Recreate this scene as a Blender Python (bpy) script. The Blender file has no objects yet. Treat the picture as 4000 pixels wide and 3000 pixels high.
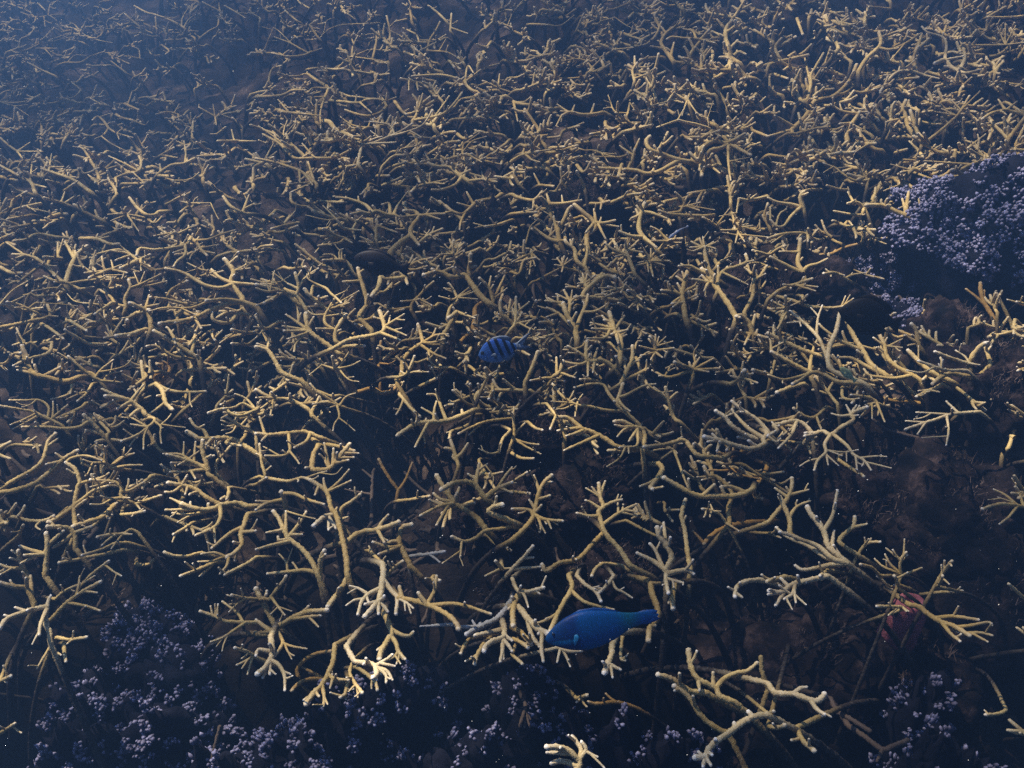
import bpy, math, random
import numpy as np
from mathutils import Vector, Matrix, noise, Euler

# ------------------------------------------------------------------ camera
S = bpy.context.scene
H, DEP, LENS = 1.9, math.radians(42.0), 34.6
cam_data = bpy.data.cameras.new("camera")
cam = bpy.data.objects.new("camera", cam_data)
S.collection.objects.link(cam)
cam.location = (0, 0, H)
cam.rotation_euler = (math.radians(90) - DEP, 0, 0)
cam_data.sensor_width, cam_data.lens = 36.0, LENS
cam_data.clip_start, cam_data.clip_end = 0.02, 200.0
S.camera = cam

# ------------------------------------------------------------------ sky, sun, exposure
SUN_AZ, SUN_EL = math.radians(-42.0), math.radians(53.0)      # high, from the left and a little beyond
w = bpy.data.worlds.new("World"); S.world = w
w.use_nodes = True
wn = w.node_tree.nodes; wl = w.node_tree.links
sky = wn.new("ShaderNodeTexSky"); sky.sky_type = 'NISHITA'; sky.sun_disc = False
sky.sun_elevation, sky.sun_rotation = SUN_EL, SUN_AZ
bg = wn["Background"]; bg.inputs["Strength"].default_value = 0.05
wl.new(sky.outputs[0], bg.inputs["Color"])
sun_d = bpy.data.lights.new("sun", 'SUN'); sun_d.energy = 5.0
sun_d.angle = math.radians(0.6); sun_d.color = (1.0, 0.89, 0.69)
sun = bpy.data.objects.new("sun", sun_d); S.collection.objects.link(sun)
sdir = Vector((math.sin(SUN_AZ) * math.cos(SUN_EL), math.cos(SUN_AZ) * math.cos(SUN_EL), math.sin(SUN_EL)))
sun.rotation_euler = sdir.to_track_quat('Z', 'Y').to_euler()
sun.location = sdir * 30
S.view_settings.view_transform = 'Standard'; S.view_settings.look = 'None'
S.view_settings.gamma = 1.0; S.view_settings.use_curve_mapping = False
S.cycles.use_denoising = False
S.view_settings.exposure = 2.25

# Lines of each coral as seen from the survey position: root -> tip, one coral per line,
# first the stem, then its branches; column/row of the survey sheet, 2212 units per 1000 px.
# y yellow-brown and low in the thicket, w paler (some bleached, the others bright sunlight put into the colour), g grey and dead, d brown and dead
TRACES = {
(0, 0): """
1590,240 1480,180 1350,130 1270,110 1160,50; 1330,130 1420,150 1520,150; 1580,240 1580,150 1640,50; 1620,230 1630,170 1690,130
1730,330 1810,270 1880,230 1890,170; 1730,330 1650,260
1900,100 1750,20; 1910,110 1890,0; 2120,120 2050,110 1940,50; 2120,130 2200,110; 2020,150 2120,155
740,310 640,250 540,225; 770,330 860,350 970,370; 740,320 700,280 640,210 550,180; 720,290 600,290 480,330 420,350; 640,330 490,350 420,355; 290,390 380,330 420,290 470,240; 240,340 190,260
400,140 480,130 560,125; 400,140 300,150 180,105; 410,130 430,40; 390,160 390,230; 430,190 450,205; 440,160 490,175
490,575 560,545 700,540 780,490 900,450; 590,530 650,480 750,480; 900,470 910,430
940,290 1020,220; 930,270 920,210; 960,240 1040,180 1110,180; 770,330 830,330
1230,250 1170,200 1080,120; 1250,250 1320,290; 1260,290 1150,290 1090,260; 1380,290 1430,270 1490,260
1210,510 1120,490 1020,490; 1220,500 1200,430 1160,410; 1380,480 1320,480 1270,420; 1400,390 1460,440 1430,470
320,420 490,420; 400,440 450,490; 560,450 650,410
950,565 800,570 750,560; 880,560 920,570
480,660 350,600 240,540; 700,780 590,690; 720,800 640,840 570,850; 1100,640 960,530
940,1110 890,1040 840,1010 800,1040; 870,1010 960,980; 930,1130 890,1170 820,1200; 940,1120 1010,1150 1150,1190; 890,1180 960,1240 1100,1310; 1010,1150 1060,1110; 1010,1160 1030,1205
940,920 820,900; 880,920 780,850; 960,940 870,880; 1080,900 1200,950; 1000,990 1060,1020 1150,1040; 1110,900 1140,800; 1160,1000 1250,1080 1280,1050; 1280,930 1180,890; 1280,890 1350,860; 1300,940 1250,940
1540,990 1450,970 1350,990; 1500,960 1550,900; 1550,990 1550,1050; 1860,1010 1720,930; 1860,1000 1870,1080; 1860,990 1840,900; 2000,1030 1900,990; 2090,1100 2010,1020; 1660,1190 1670,1050; 1580,1180 1670,1140; 1580,1150 1440,1020; 1880,1160 1950,1100; 1880,1170 1820,1160; 1460,1260 1520,1200; 2060,1220 1880,1220; 2010,1190 2000,1120; 2050,1190 2212,1220
150,1310 80,1260 0,1190; 160,1310 260,1230; 170,1310 370,1310; 150,1320 200,1375; 280,1350 370,1310
860,1560 830,1470 730,1300 680,1270; 910,1470 870,1430 890,1400; 920,1470 1000,1440 1110,1430; 1000,1540 1100,1500 1200,1480 1220,1400 1200,1350; 1200,1480 1050,1400 940,1350; 900,1570 800,1540 760,1510; 1060,1590 1250,1585; 1240,1560 1150,1490; 960,1580 1010,1620
780,1659 640,1560 510,1510 360,1460; 300,1659 270,1580 200,1540 0,1430; 280,1530 280,1380; 280,1600 400,1620; 440,1430 445,1330; 450,1420 550,1440; 0,1530 150,1560; 560,1650 640,1590; 510,1590 400,1560
1370,1500 1480,1430 1600,1410 1680,1370; 1380,1480 1380,1420; 1600,1400 1610,1270; 1620,1390 1590,1220; 1400,1340 1500,1280; 1400,1330 1540,1365; 1650,1300 1720,1280; 1780,1290 1700,1230
1370,1520 1500,1525; 1380,1550 1500,1560; 1380,1580 1500,1570; 1550,1560 1640,1550 1720,1490; 1660,1420 1750,1430 1820,1380; 1840,1390 1920,1380; 1760,1350 1860,1340
0,880 120,890 230,875; 0,920 120,915 240,905; 130,970 250,1000; 20,1000 100,1030; 30,200 120,260; 110,220 190,260; 190,70 270,110; 330,30 390,90
""",
(1, 0): """
640,780 600,740 500,680 440,640 360,660 240,660; 600,780 560,950 560,1110; 590,770 500,760 450,800; 560,830 450,840; 470,840 470,900; 600,800 560,880 510,920; 580,840 520,900
0,840 120,835 240,820 320,780 430,780; 640,870 760,880 880,890 960,860 1060,855; 870,890 870,820; 890,900 1000,975; 640,820 700,800 800,830 900,840 1030,860; 1060,850 1120,870 1210,840; 1120,860 1130,800
1130,920 1080,970 1000,1000 930,1000 850,980 770,950; 1140,900 1100,860 1070,840; 1200,880 1260,960 1300,990; 1270,980 1320,940; 1100,890 1040,940
w880,1420 900,1330 920,1250 1000,1240 1150,1180 1260,1130 1350,1070; 1150,1180 1300,1140 1440,1080 1520,960; 1000,1280 1210,1230; 950,1270 1020,1200 1090,1180; 1200,1150 1150,1080 980,1050; 1340,1120 1430,1190 1330,1180; 1430,1160 1520,1190 1620,1160; 1060,1160 990,1130
1370,1040 1580,1000 1660,950 1740,860 1780,800; 1560,980 1670,830; 1590,990 1700,940 1770,860 1900,830 2000,790; 1800,850 2000,845; 1540,1190 1640,1150 1720,1140
970,1100 900,1130; 960,1100 830,1080 730,1010; 800,1090 810,1040; 980,1060 1000,1010
640,1370 480,1370 340,1370 270,1310 200,1240 60,1160; 250,1270 240,1130 270,1040; 260,1250 50,1105; 380,1350 465,1320; 640,1370 730,1340 820,1290; 500,1380 400,1240; 260,1170 340,1060
10,1430 150,1360; 200,1410 300,1400; 60,1370 150,1240; 50,1370 180,1310
530,1600 400,1490 280,1440 150,1400 0,1370; 500,1600 450,1400; 490,1590 290,1590; 500,1610 310,1659; 400,1540 490,1600; 380,1500 380,1580
880,1520 890,1330; 720,1450 850,1430; 750,1500 850,1440; 700,1380 780,1390; 900,1520 800,1500 740,1510
1960,1410 1940,1390 1860,1330; 1960,1400 2030,1330 2090,1340; 1990,1370 2100,1370; 1980,1390 2120,1420; 1640,1380 1820,1330; 1530,1310 1640,1240 1760,1220; 1680,1250 1700,1230; 1540,1380 1430,1400; 1500,1360 1460,1320; 1570,1350 1600,1300; 1700,1320 1720,1250; 1780,1300 1800,1240 1900,1230; 1760,1290 1870,1220 1990,1180; 1810,1190 1930,1150; 1740,1160 1800,1200 1870,1180; 1830,1340 1950,1400; 1600,1380 1560,1320
T1840,1570 1760,1520 1680,1450 1560,1440 1490,1410; 1870,1580 1960,1550 1990,1560; 1760,1540 1720,1600 1600,1640 1520,1640; 1780,1500 1850,1470; 1970,1550 1950,1490; 1800,1520 1820,1450
1500,1590 1400,1610 1340,1659; 1480,1590 1380,1530; 1500,1580 1650,1550; 1490,1570 1500,1500; 1540,1590 1630,1590; 1480,1600 1430,1540
1090,1440 1190,1350 1280,1340; 1200,1340 1250,1290; 1280,1300 1380,1240; 1330,1320 1470,1245; 1180,1440 1290,1400; 1050,1520 1150,1520; 1060,1540 1080,1460; 960,1500 1000,1410; 1100,1600 1200,1560 1260,1530; 930,1540 860,1490
2212,1030 2170,990 2110,1020; 1990,1000 1940,900; 1990,990 2050,960; 2000,1000 1930,1020; 2000,1010 2140,1020; 2000,1020 2100,1060; 2080,950 2050,870; 2110,880 2212,900; 1850,920 1880,840 1910,910
1960,800 1880,790 1820,740 1790,700 1600,650 1350,660; 1810,690 1980,590 2100,550; 1800,690 1830,570 1880,630; 2200,800 2110,770 2010,720 1960,700; 2100,760 2105,640; 2000,800 2110,770; 2000,690 1890,750; 1830,680 1940,600
1420,720 1340,700 1250,680; 1340,690 1320,670; 1380,720 1400,780; 1320,720 1320,780; 1000,625 1050,650 1150,640
1350,580 1370,480 1350,400; 1280,450 1360,480; 1480,440 1500,350 1550,270 1590,190; 1490,440 1640,450 1730,490; 1640,440 1660,390; 1590,430 1640,340; 1350,400 1250,310 1150,260; 1390,300 1380,220; 1360,300 1270,240; 1390,300 1430,420
830,480 840,400 880,310; 690,590 760,550 830,490; 880,510 970,430; 870,500 870,430; 850,390 830,330 850,260; 900,320 910,280; 930,320 1030,290; 860,510 1060,520 1130,550
1010,500 1040,370 1040,280; 1130,440 1160,300 1130,140; 1060,200 930,210; 980,230 830,210 720,220 620,260 550,330; 560,330 590,260 610,180 680,150; 1160,230 1220,170; 1300,170 1200,190
480,450 410,480 270,490 140,460; 460,470 380,420 290,370 160,320; 470,440 570,420; 300,370 200,270 150,240; 140,230 110,330 60,440 0,440; 110,360 190,350; 130,240 50,230; 440,350 520,340; 410,370 490,340; 330,310 360,330; 260,240 300,190
540,330 470,230 440,210; 470,250 550,250; 450,220 390,240; 350,180 250,90; 420,230 360,210; 200,130 340,60; 190,140 110,100; 540,110 400,40 360,0
2030,170 2080,120 2150,90 2212,90; 2030,170 2212,235; 2120,220 2070,160; 2170,200 2212,120; 2050,210 2120,210
1650,190 1570,110 1490,50; 1680,270 1690,120; 1670,260 1740,180; 1700,260 1830,290
1350,200 1340,80 1430,70; 1340,30 1320,0; 1360,90 1400,60
180,950 260,970 430,985; 440,970 560,1000; 300,930 190,860; 60,950 0,1010
110,700 140,600 220,570; 580,600 700,600 760,590; 700,600 800,500 850,490; 680,620 600,590; 450,600 580,580
T580,1050 640,1060 690,1120 830,1180; 700,1130 730,1220; 850,1170 930,1220 990,1180
""",
(2, 0): """
T1540,1400 1420,1380 1290,1330 1190,1290 1160,1220 1190,1180; 1430,1390 1350,1440 1250,1490 1150,1500 1050,1470 710,1450; 1210,1500 1240,1420
T1560,1380 1640,1280 1750,1220 1900,1260 2060,1340; 1850,1270 1870,1400 1890,1560; 1620,1310 1610,1270; 1650,1390 1640,1520; 1660,1390 1800,1500; 1660,1380 1570,1420; 1900,1390 2000,1370; 2000,1390 2050,1360
960,1070 900,1110 800,1140 680,1160; 940,1060 1000,980 1020,860; 1040,900 1080,960 1200,980; 970,970 900,970 860,930 790,940; 870,920 830,820; 870,1020 940,1050; 1000,1070 1110,1060
790,970 700,990 600,990 500,970 430,1000; 500,970 420,960; 490,970 390,900; 420,1010 380,1090; 670,960 710,900; 530,960 540,910
1060,700 1040,620 1060,580 1060,490; 1070,690 1080,590 1180,580 1220,550; 1100,700 1160,640 1230,590
T1880,600 1890,480 1850,350 1850,250 1900,180; 1850,330 1760,290 1650,240; 1880,620 1800,650 1720,680 1560,650; 1890,560 1810,610 1770,580; 1880,400 1830,420; 1920,420 1950,350; 1890,290 1960,200; 1900,490 1960,450 2020,470
T1400,540 1330,440 1290,380 1330,290 1460,200; 1320,430 1200,400; 1380,500 1400,370; 1300,500 1180,510 1110,520; 1290,370 1240,350; 1400,540 1600,545; 1330,290 1290,230; 1460,220 1480,150
w1740,370 1620,340 1480,330 1380,320 1340,340; 1600,300 1560,270 1480,250; 1620,380 1750,370
950,380 1050,400 1150,390 1240,310 1290,190; 1050,400 1030,420; 1110,400 1130,340; 880,420 960,270; 700,540 800,480 880,430; 890,430 1050,410
700,610 640,530 540,510 450,480; 540,510 380,540; 600,490 590,440; 700,600 760,520; 690,650 590,670 390,680; 400,660 480,580
70,810 140,770 230,720; 60,790 30,760; 220,770 500,710; 150,720 200,600
140,210 220,210 310,215; 320,210 420,220 540,130; 560,260 620,120; 540,260 650,310 720,320; 710,150 720,80; 700,210 760,200 780,100; 780,190 890,150; 930,180 990,220 1080,260; 1000,210 1080,160
1560,780 1530,740 1520,700; 1550,780 1420,790 1340,880; 1560,790 1480,800 1370,830; 1540,800 1330,770; 1340,910 1210,910; 1530,820 1480,960 1470,1000; 1540,900 1610,990 1690,1020; 1720,1000 1740,870; 1750,960 1780,970; 1720,1060 1700,1100
1700,1110 1600,1080 1430,1040; 1440,1040 1250,1100; 1430,1060 1260,1100; 1450,1020 1480,950; 1640,1190 1700,1160 1790,1130; 1820,1110 1910,1040; 1840,1130 1960,1130; 1850,1160 2030,1195; 2080,1130 2212,1180; 2060,1150 2030,1010
2110,920 2010,860 1970,830; 2110,920 2190,840; 1990,980 2010,900
540,1400 620,1490 680,1400; 560,1410 600,1460; 1000,1470 1040,1380 1060,1290; 1030,1340 930,1260; 1100,1290 1100,1200; 980,1350 900,1360 700,1300 630,1300 520,1260; 930,1340 700,1350; 600,1260 450,1360; 780,1330 830,1400; 800,1330 900,1330
410,1200 450,1130 580,1090; 440,1130 620,1060; 180,1160 300,1190 410,1180; 260,1130 330,1050; 270,1150 380,1160; 340,1450 450,1400 580,1350
0,1390 90,1340 230,1310; 90,1340 120,1240; 110,1340 170,1380 240,1400; 330,1280 450,1270; 200,1270 290,1300 340,1290
1480,40 1350,50 1250,0; 1260,160 1220,100 1130,90; 1190,190 1140,180; 1200,190 1270,80; 1420,100 1480,30; 1440,110 1520,90; 1530,130 1650,140; 1690,180 1740,70; 1650,210 1780,150 1850,90; 1820,150 1870,60; 2060,190 2200,130; 2160,130 2212,60; 2000,210 1940,180; 1050,110 1010,150
0,880 80,900 230,910; 0,910 50,1050; 30,900 110,880 160,840; 60,1600 20,1500 40,1450; 60,1620 130,1530; 240,1600 360,1610; 210,1580 190,1500; 440,1600 420,1450; 520,1600 490,1440; 620,1600 560,1480; 780,1620 860,1530; 980,1600 1080,1585; 1110,1640 1220,1590
""",
(3, 0): """
wT1680,600 1590,590 1530,520 1440,550; 1590,580 1700,630 1840,600; 1530,510 1530,340 1380,280 1330,230; 1530,500 1690,485; 1660,570 1700,500 1680,380 1640,330 1580,340 1660,230
w1340,650 1250,620 1130,620 1050,680 970,790; 1130,620 1145,545; 1150,610 1265,525; 1350,650 1420,590; 1200,680 1300,670; 1080,650 1000,650; 1360,690 1480,680; 1290,760 1220,790
1700,480 1860,490 2000,470 2150,330; 2000,470 2212,410; 1690,390 1800,260; 1700,400 2000,390 2212,370; 2020,340 2050,200; 2040,340 2140,220; 2000,350 1980,230; 1990,360 1940,370
1310,840 1190,820 1120,770 1040,780
T780,620 850,510 970,390 960,280; 960,400 1060,430 1180,380 1320,290; 1200,400 1060,520; 1290,430 1400,330; 1250,410 1330,290; 1290,440 1400,395; 1400,240 1480,220; 1390,250 1460,130
T200,1130 330,1000 400,880 550,840 640,770 720,670 765,560; 590,810 670,800 790,690; 400,880 400,840; 340,1020 440,1000; 200,1100 60,1000; 200,1180 0,1180; 190,1140 240,1180 430,1150
340,860 370,740 370,650 410,580 480,460; 360,740 330,560 310,470; 500,540 540,410; 530,510 640,480; 310,500 170,480; 410,690 440,700
T1270,1180 1210,1090 1180,980 1160,950 1190,870; 1160,970 1090,1010; 1170,1030 1020,1055; 1150,1050 1095,1085
T690,1220 680,1150 740,1050 790,970; 740,1060 620,1070; 760,970 640,960 540,900; 640,950 620,900; 790,970 860,970; 950,1140 870,1050 820,1020; 880,1080 800,1080
1330,1250 1440,1170 1560,1070 1650,980 1740,830; 1600,960 1480,970; 1690,950 1830,790; 1620,970 1500,940; 1640,930 1590,870
2212,990 2100,960 2050,950 1930,980 1850,1030; 2050,950 1990,860; 2000,980 2060,990; 2060,930 2150,880; 2212,730 2140,750; 1690,1130 1690,1020
860,1560 760,1400; 840,1560 1000,1480 1050,1470; 850,1570 750,1560 630,1490 580,1450 480,1410; 560,1460 480,1490; 590,1450 690,1440
1230,1480 1150,1490; 1230,1470 1230,1430; 1240,1470 1310,1390; 1220,1490 1160,1550; 1230,1490 1170,1520; 1240,1480 1450,1470; 1250,1490 1400,1540 1570,1580; 1230,1460 1060,1420; 1240,1500 1160,1580 1000,1650
T1700,1540 1640,1480 1590,1470; 1640,1480 1780,1410 1930,1370; 1690,1540 1430,1530; 1850,1390 1870,1340; 1720,1390 1350,1390
0,1340 200,1360 380,1310 560,1370 690,1380; 390,1320 400,1380; 320,1330 310,1220; 390,1310 350,1240
150,1450 180,1340; 150,1440 30,1400; 150,1450 80,1460; 140,1440 200,1420; 460,1640 360,1640 280,1659; 700,1640 620,1640 510,1605; 620,1640 650,1580
1300,1300 1340,1360; 1270,1270 1220,1220; 1380,1320 1500,1250; 1100,1320 1200,1290; 780,1250 930,1240; 870,1270 760,1310
1780,1240 1730,1280; 1780,1230 1830,1280; 1780,1230 1880,1160; 1780,1230 1690,1210
60,150 130,30; 100,400 240,320; 50,640 170,680; 480,230 510,30; 420,330 400,270; 250,160 300,300; 890,275 1030,270; 560,250 690,140; 720,260 800,190
1690,80 1800,10; 1560,120 1440,190; 1640,190 1720,90 1800,80; 1900,150 2050,60; 1840,110 1860,20; 2212,140 2100,150 1900,150; 2180,80 2140,20; 1990,290 1980,210; 1760,250 1900,260 ; 1330,60 1240,140; 1170,170 1260,40; 1060,80 870,60; 900,60 850,100
""",
(0, 1): """
640,820 520,760 400,640 280,560 110,540; 300,600 400,630 490,640; 280,570 320,480; 230,550 140,570; 220,540 60,440
T570,780 600,680 640,590 670,540 750,470; 660,560 650,510; 640,570 560,430; 600,540 655,455; 530,580 380,565; 520,560 500,440; 540,540 545,410
690,840 600,790 480,770 380,730; 600,790 700,770 850,750 920,720; 560,770 460,720; 690,840 810,820; 920,720 1060,715
960,670 820,720 770,745; 950,680 730,700; 940,670 900,660 880,560; 950,670 1050,630; 960,670 1100,700; 960,640 960,590
580,850 500,890 510,940; 600,840 470,830 280,860
1190,590 1110,630 1040,660; 1180,580 1130,550 1000,590; 1170,580 1100,530 950,505; 1200,590 1300,540; 1150,540 1020,450; 1220,600 1300,645; 1210,600 1220,680
690,405 830,405 950,450 1030,450; 835,400 845,365; 850,405 940,385
1650,400 1600,460 1440,490 1330,500 1210,490 1180,550; 1600,460 1600,540 1530,600 1500,645; 1600,500 1500,525
1640,390 1700,440 1740,500 1790,550; 1690,410 1800,410 1900,370 2030,330; 1740,480 1890,455; 1720,500 1660,540 1640,580; 1750,510 1860,530; 1720,460 1750,440
1540,450 1540,370 1510,350; 1560,330 1620,320 1630,290; 1500,380 1380,370 1330,380; 1460,440 1380,400; 1500,360 1420,390; 1650,330 1700,290; 1700,380 1730,320
T2100,930 2030,830 1995,760 2020,690 1940,580; 2000,790 1900,740 1830,670; 2010,800 1900,830 1760,800 1590,700 1430,660; 2020,790 2212,800; 1800,720 1740,670 1615,610; 1740,650 1770,610; 1700,690 1590,700; 2040,690 2110,640 2140,610; 2050,690 2160,660; 1960,650 2050,560
T2212,990 2080,950 1950,970 1830,1020 1700,1080 1600,1110 1380,1140; 2100,950 1950,930 1780,940; 1800,950 1650,1000 1430,1000 1290,1030; 1700,1070 1710,1040; 1690,1110 1740,1180; 1600,1110 1510,1130; 1720,1170 1820,1150; 1560,1010 1690,1060
1440,920 1490,840 1620,770; 1480,860 1590,850; 1640,980 1450,930 1300,910
1090,990 1080,930 1110,860 1130,820 1110,760; 1150,840 1230,790 1390,710; 1180,800 1360,760; 1150,830 1280,810 1440,770; 1220,760 1250,690; 1190,760 1160,700; 1110,1000 1000,970 960,910 870,850; 960,900 900,840
960,960 900,1000 820,1055; 950,970 900,1020 905,1085; 920,985 830,970 720,960; 700,970 640,940 580,880
T1310,1180 1290,1060 1240,1010 1120,960; 1260,1010 1290,890; 1260,1000 1370,970; 1180,1050 1290,1020; 1230,1010 1150,990
T1320,1185 1220,1200 1140,1230 1000,1245; 1000,1245 900,1260; 960,1290 1060,1100; 1100,1160 1100,1110; 930,1300 920,1150
T1720,1440 1560,1340 1450,1270 1330,1200; 1530,1310 1470,1200 1440,1170; 1480,1210 1500,1190; 1590,1290 1500,1280; 1640,1400 1680,1290 1690,1200
1640,1440 1500,1420 1400,1360 1340,1330 1270,1335; 1350,1330 1345,1310
2140,1060 2050,1060 1980,1130 1850,1110 1830,1040; 2020,1080 2000,1110
yT1380,1659 1340,1600 1400,1560 1400,1500 1360,1490; 1400,1650 1460,1560 1460,1500 1400,1460; 1330,1659 1200,1620; 1300,1640 1290,1580
860,1630 790,1590 690,1510 590,1420; 640,1470 500,1390; 860,1640 780,1560 570,1550; 870,1630 1060,1645; 820,1600 870,1540 980,1450; 870,1560 1000,1530 1100,1490 1150,1420; 920,1640 930,1580 1050,1550
T690,1600 560,1640 400,1600 310,1580 250,1520 230,1430 190,1330; 380,1600 520,1515; 250,1530 130,1510; 300,1570 150,1540
450,1300 420,1390 250,1440 120,1500; 0,1490 60,1470 120,1400 180,1390; 0,1530 60,1540
0,1170 150,1140 280,1110 430,1070 410,970; 430,1060 520,1000; 440,1070 500,1075; 300,1180 360,1140 460,1200 550,1270
200,1020 100,990 0,970; 310,1040 160,970 60,950; 210,1030 370,1000; 250,1010 310,960 370,960; 410,960 550,970 670,985; 10,930 110,850 240,770; 110,950 210,900
600,400 480,390 360,365 280,375 230,410 120,425; 0,410 90,370; 0,480 60,440 130,460; 0,650 100,700 190,700
1300,240 1230,220 1120,200 1020,190; 1110,220 960,250; 1080,230 1030,190 930,195; 1130,260 1200,340; 1080,270 1060,210; 1260,270 1340,270 1400,210; 1330,260 1350,230
1440,170 1370,175 1340,200 1270,200 1190,140 1120,50
880,250 760,190 640,110; 400,260 430,220 520,190 580,190; 270,200 200,215 70,235
560,100 480,80 380,50; 560,95 640,40; 350,100 200,130; 600,80 690,30; 530,60 560,0; 240,130 310,170; 280,140 430,175; 100,130 120,70 230,0; 100,140 20,170
1440,105 1600,20; 1640,100 1600,30; 1660,110 1560,80; 1670,180 1630,130 1560,175; 1690,110 1820,95; 1820,140 1870,200 1890,235; 1840,150 1720,130
2120,190 2000,130 1930,40; 2110,140 2150,30; 2120,130 2200,100; 2080,180 1970,160
1810,1440 1880,1370 1900,1340; 1740,1470 1700,1410; 1750,1480 1850,1500; 1740,1310 1760,1350; 1760,1470 1690,1460
2212,1210 2140,1220 2000,1190; 2060,1250 1950,1250; 2000,1280 1900,1305; 2140,1320 2000,1310; 2140,1330 2212,1260; 1820,1200 1860,1280; 1880,1240 1920,1195
1880,560 1970,530 2060,520 2212,500; 2000,600 2060,520; 720,1250 660,1160; 760,1310 620,1230 560,1190; 800,1320 920,1310; 700,1220 640,1180; 600,1110 750,1200
""",
(1, 1): """
T1200,210 1130,200 1040,170 960,190 880,160; 920,175 815,190; 1190,190 1220,120; 1010,170 940,110 800,60 670,40; 800,70 690,50; 1160,180 1150,100 1090,110; 1260,130 1310,0
T1160,520 1260,430 1330,380 1340,310 1400,220 1370,170 1280,165; 1400,215 1280,215 1240,215; 1410,210 1560,190 1630,190; 1480,210 1500,150; 1500,230 1590,235; 1370,380 1410,460
1420,430 1500,370 1610,320; 1520,350 1540,300; 1500,370 1550,410; 1440,400 1500,330
1040,450 1040,330 1050,280 1040,240; 1060,290 1130,320 1220,350; 1150,330 1180,330
830,330 750,310 700,240; 830,330 870,260 920,205; 830,335 860,410; 780,340 910,330; 760,270 680,220 580,120; 680,240 600,240 430,200; 640,260 610,290
760,400 690,380 620,330 580,320; 700,390 560,385; 660,370 640,310; 700,410 600,430 510,525; 770,420 720,440 540,465; 760,410 830,440; 620,510 650,460
1070,510 1030,450 1000,370; 1070,500 970,450; 1080,490 980,490; 1080,500 1160,470; 1040,440 900,385; 1040,425 890,425; 1120,520 1150,490
2120,20 2060,60 1930,80 1870,120 1790,190 1700,170 1640,120; 1860,130 1740,95; 1800,190 1770,260 1760,325; 1690,180 1550,200; 1880,110 1820,0
2212,240 2100,280 1980,300; 1980,300 1880,270; 1970,300 1890,310
1700,650 1720,590 1700,500 1705,425; 1700,550 1590,470 1530,475; 1690,570 1560,540; 1680,540 1630,450; 1720,550 1780,480; 1710,560 1800,500; 1720,580 1780,540; 1730,600 1660,610; 1740,500 1740,440; 1700,640 1640,630
T2020,970 1930,890 1860,790 1800,720 1700,740 1580,690 1450,720; 1580,670 1520,665; 1590,680 1700,650; 1560,680 1580,640; 1840,670 1850,600 1855,540; 1840,660 1900,640
1270,670 1400,600 1520,570; 1270,665 1380,670 1480,640; 1290,640 1350,570; 1380,650 1480,630
T1290,740 1120,760 1080,730 1060,820 1000,900; 1150,750 1140,800; 1300,760 1230,670; 1290,750 1355,700; 1300,770 1310,800
1340,1020 1350,960 1400,910 1460,840 1535,775; 1360,940 1250,945; 1400,935 1460,950 1520,980; 1380,950 1400,975; 1340,990 1240,1010 1140,1010 1060,965 1020,965
T1000,1200 930,1130 890,1080 940,1000 960,980 950,900 900,740 880,660; 900,760 750,775; 900,700 960,650
T720,1310 690,1290 690,1200 750,1100 780,1060; 690,1200 600,1140 600,1060 640,990 700,890; 680,1010 740,940 890,855; 600,1060 500,1060 450,1030; 650,1080 700,1060 765,1045; 680,1200 520,1180
T660,1360 800,1280 1000,1240 1110,1190 1070,1030; 1120,1180 1280,1055; 1150,1160 1160,1070; 1140,1210 1300,1240; 1100,1250 1250,1280
T720,1400 600,1310 460,1200 430,1050; 660,1350 800,1335 940,1330; 440,1220 350,1120 260,1060; 450,1210 300,1170 230,1160; 430,1230 240,1200; 420,1240 350,1300 330,1380; 400,1240 280,1270; 460,1180 500,1080
yT820,1280 870,1210 940,1155; 910,1145 840,1130 760,1100
840,700 790,610 740,590 580,590; 740,590 650,580 540,640; 700,580 660,540 580,540; 720,570 720,510 755,490; 740,580 740,500; 860,720 820,630
240,650 300,665 380,650 430,650; 390,640 415,590; 780,750 720,680 670,615
340,920 370,820 350,740 340,700; 360,830 270,790; 370,820 430,740 540,660; 420,710 480,650; 250,800 140,690
430,1010 350,900 200,850 100,820 0,800; 200,850 100,860 0,830; 110,860 80,760; 110,860 160,680; 120,800 220,770 300,720; 210,730 190,690
T620,1030 560,970 460,890 420,840; 470,900 500,810 600,830 640,870 740,960; 530,930 620,900; 600,830 460,760 440,710; 700,860 790,850
430,1000 350,960 250,870 150,920 70,960; 170,910 100,910; 100,985 0,980
200,1120 80,1180 0,1080; 80,1190 0,1260
T400,1640 240,1570 180,1490 130,1400 80,1360 0,1340; 90,1360 120,1280 110,1270; 100,1350 10,1310
700,1560 680,1520 660,1420; 690,1530 590,1500 495,1470; 700,1530 820,1500 900,1460; 730,1500 810,1370; 580,1500 540,1400; 720,1540 800,1620 890,1640; 570,1550 460,1580
T1220,1659 1260,1560 1270,1460 1340,1370 1430,1310 1440,1290 1400,1145; 1440,1300 1520,1250 1555,1180; 1440,1310 1550,1240 1660,1230; 1450,1310 1540,1300 1630,1270; 1460,1320 1560,1320 1655,1300; 1420,1340 1540,1400 1640,1440; 1540,1230 1450,1205; 1495,1400 1500,1450
1240,1600 1300,1570 1340,1500 1370,1420; 1290,1580 1250,1550; 1310,1580 1415,1545; 1390,1600 1490,1555; 1460,1659 1560,1610
y1070,1659 1060,1480 1080,1290; 1060,1470 1200,1490; 1050,1460 980,1450 1010,1420; 1180,1370 1110,1270
1650,1100 1680,1000 1740,930 1700,840 1665,790; 1740,920 1690,930 1580,900; 1750,910 1800,860 1860,810; 1760,920 1910,830; 1760,930 1910,855; 1770,940 1915,925; 1740,900 1680,800
T1620,1240 1700,1110 1740,1040 1665,1090; 1745,1030 1890,1090
yT1870,1250 1890,1100 1900,1000 1970,950 2010,970; 1900,1150 1930,1200; 1870,1220 1810,1250 1730,1340; 1660,1380 1830,1330
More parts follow.
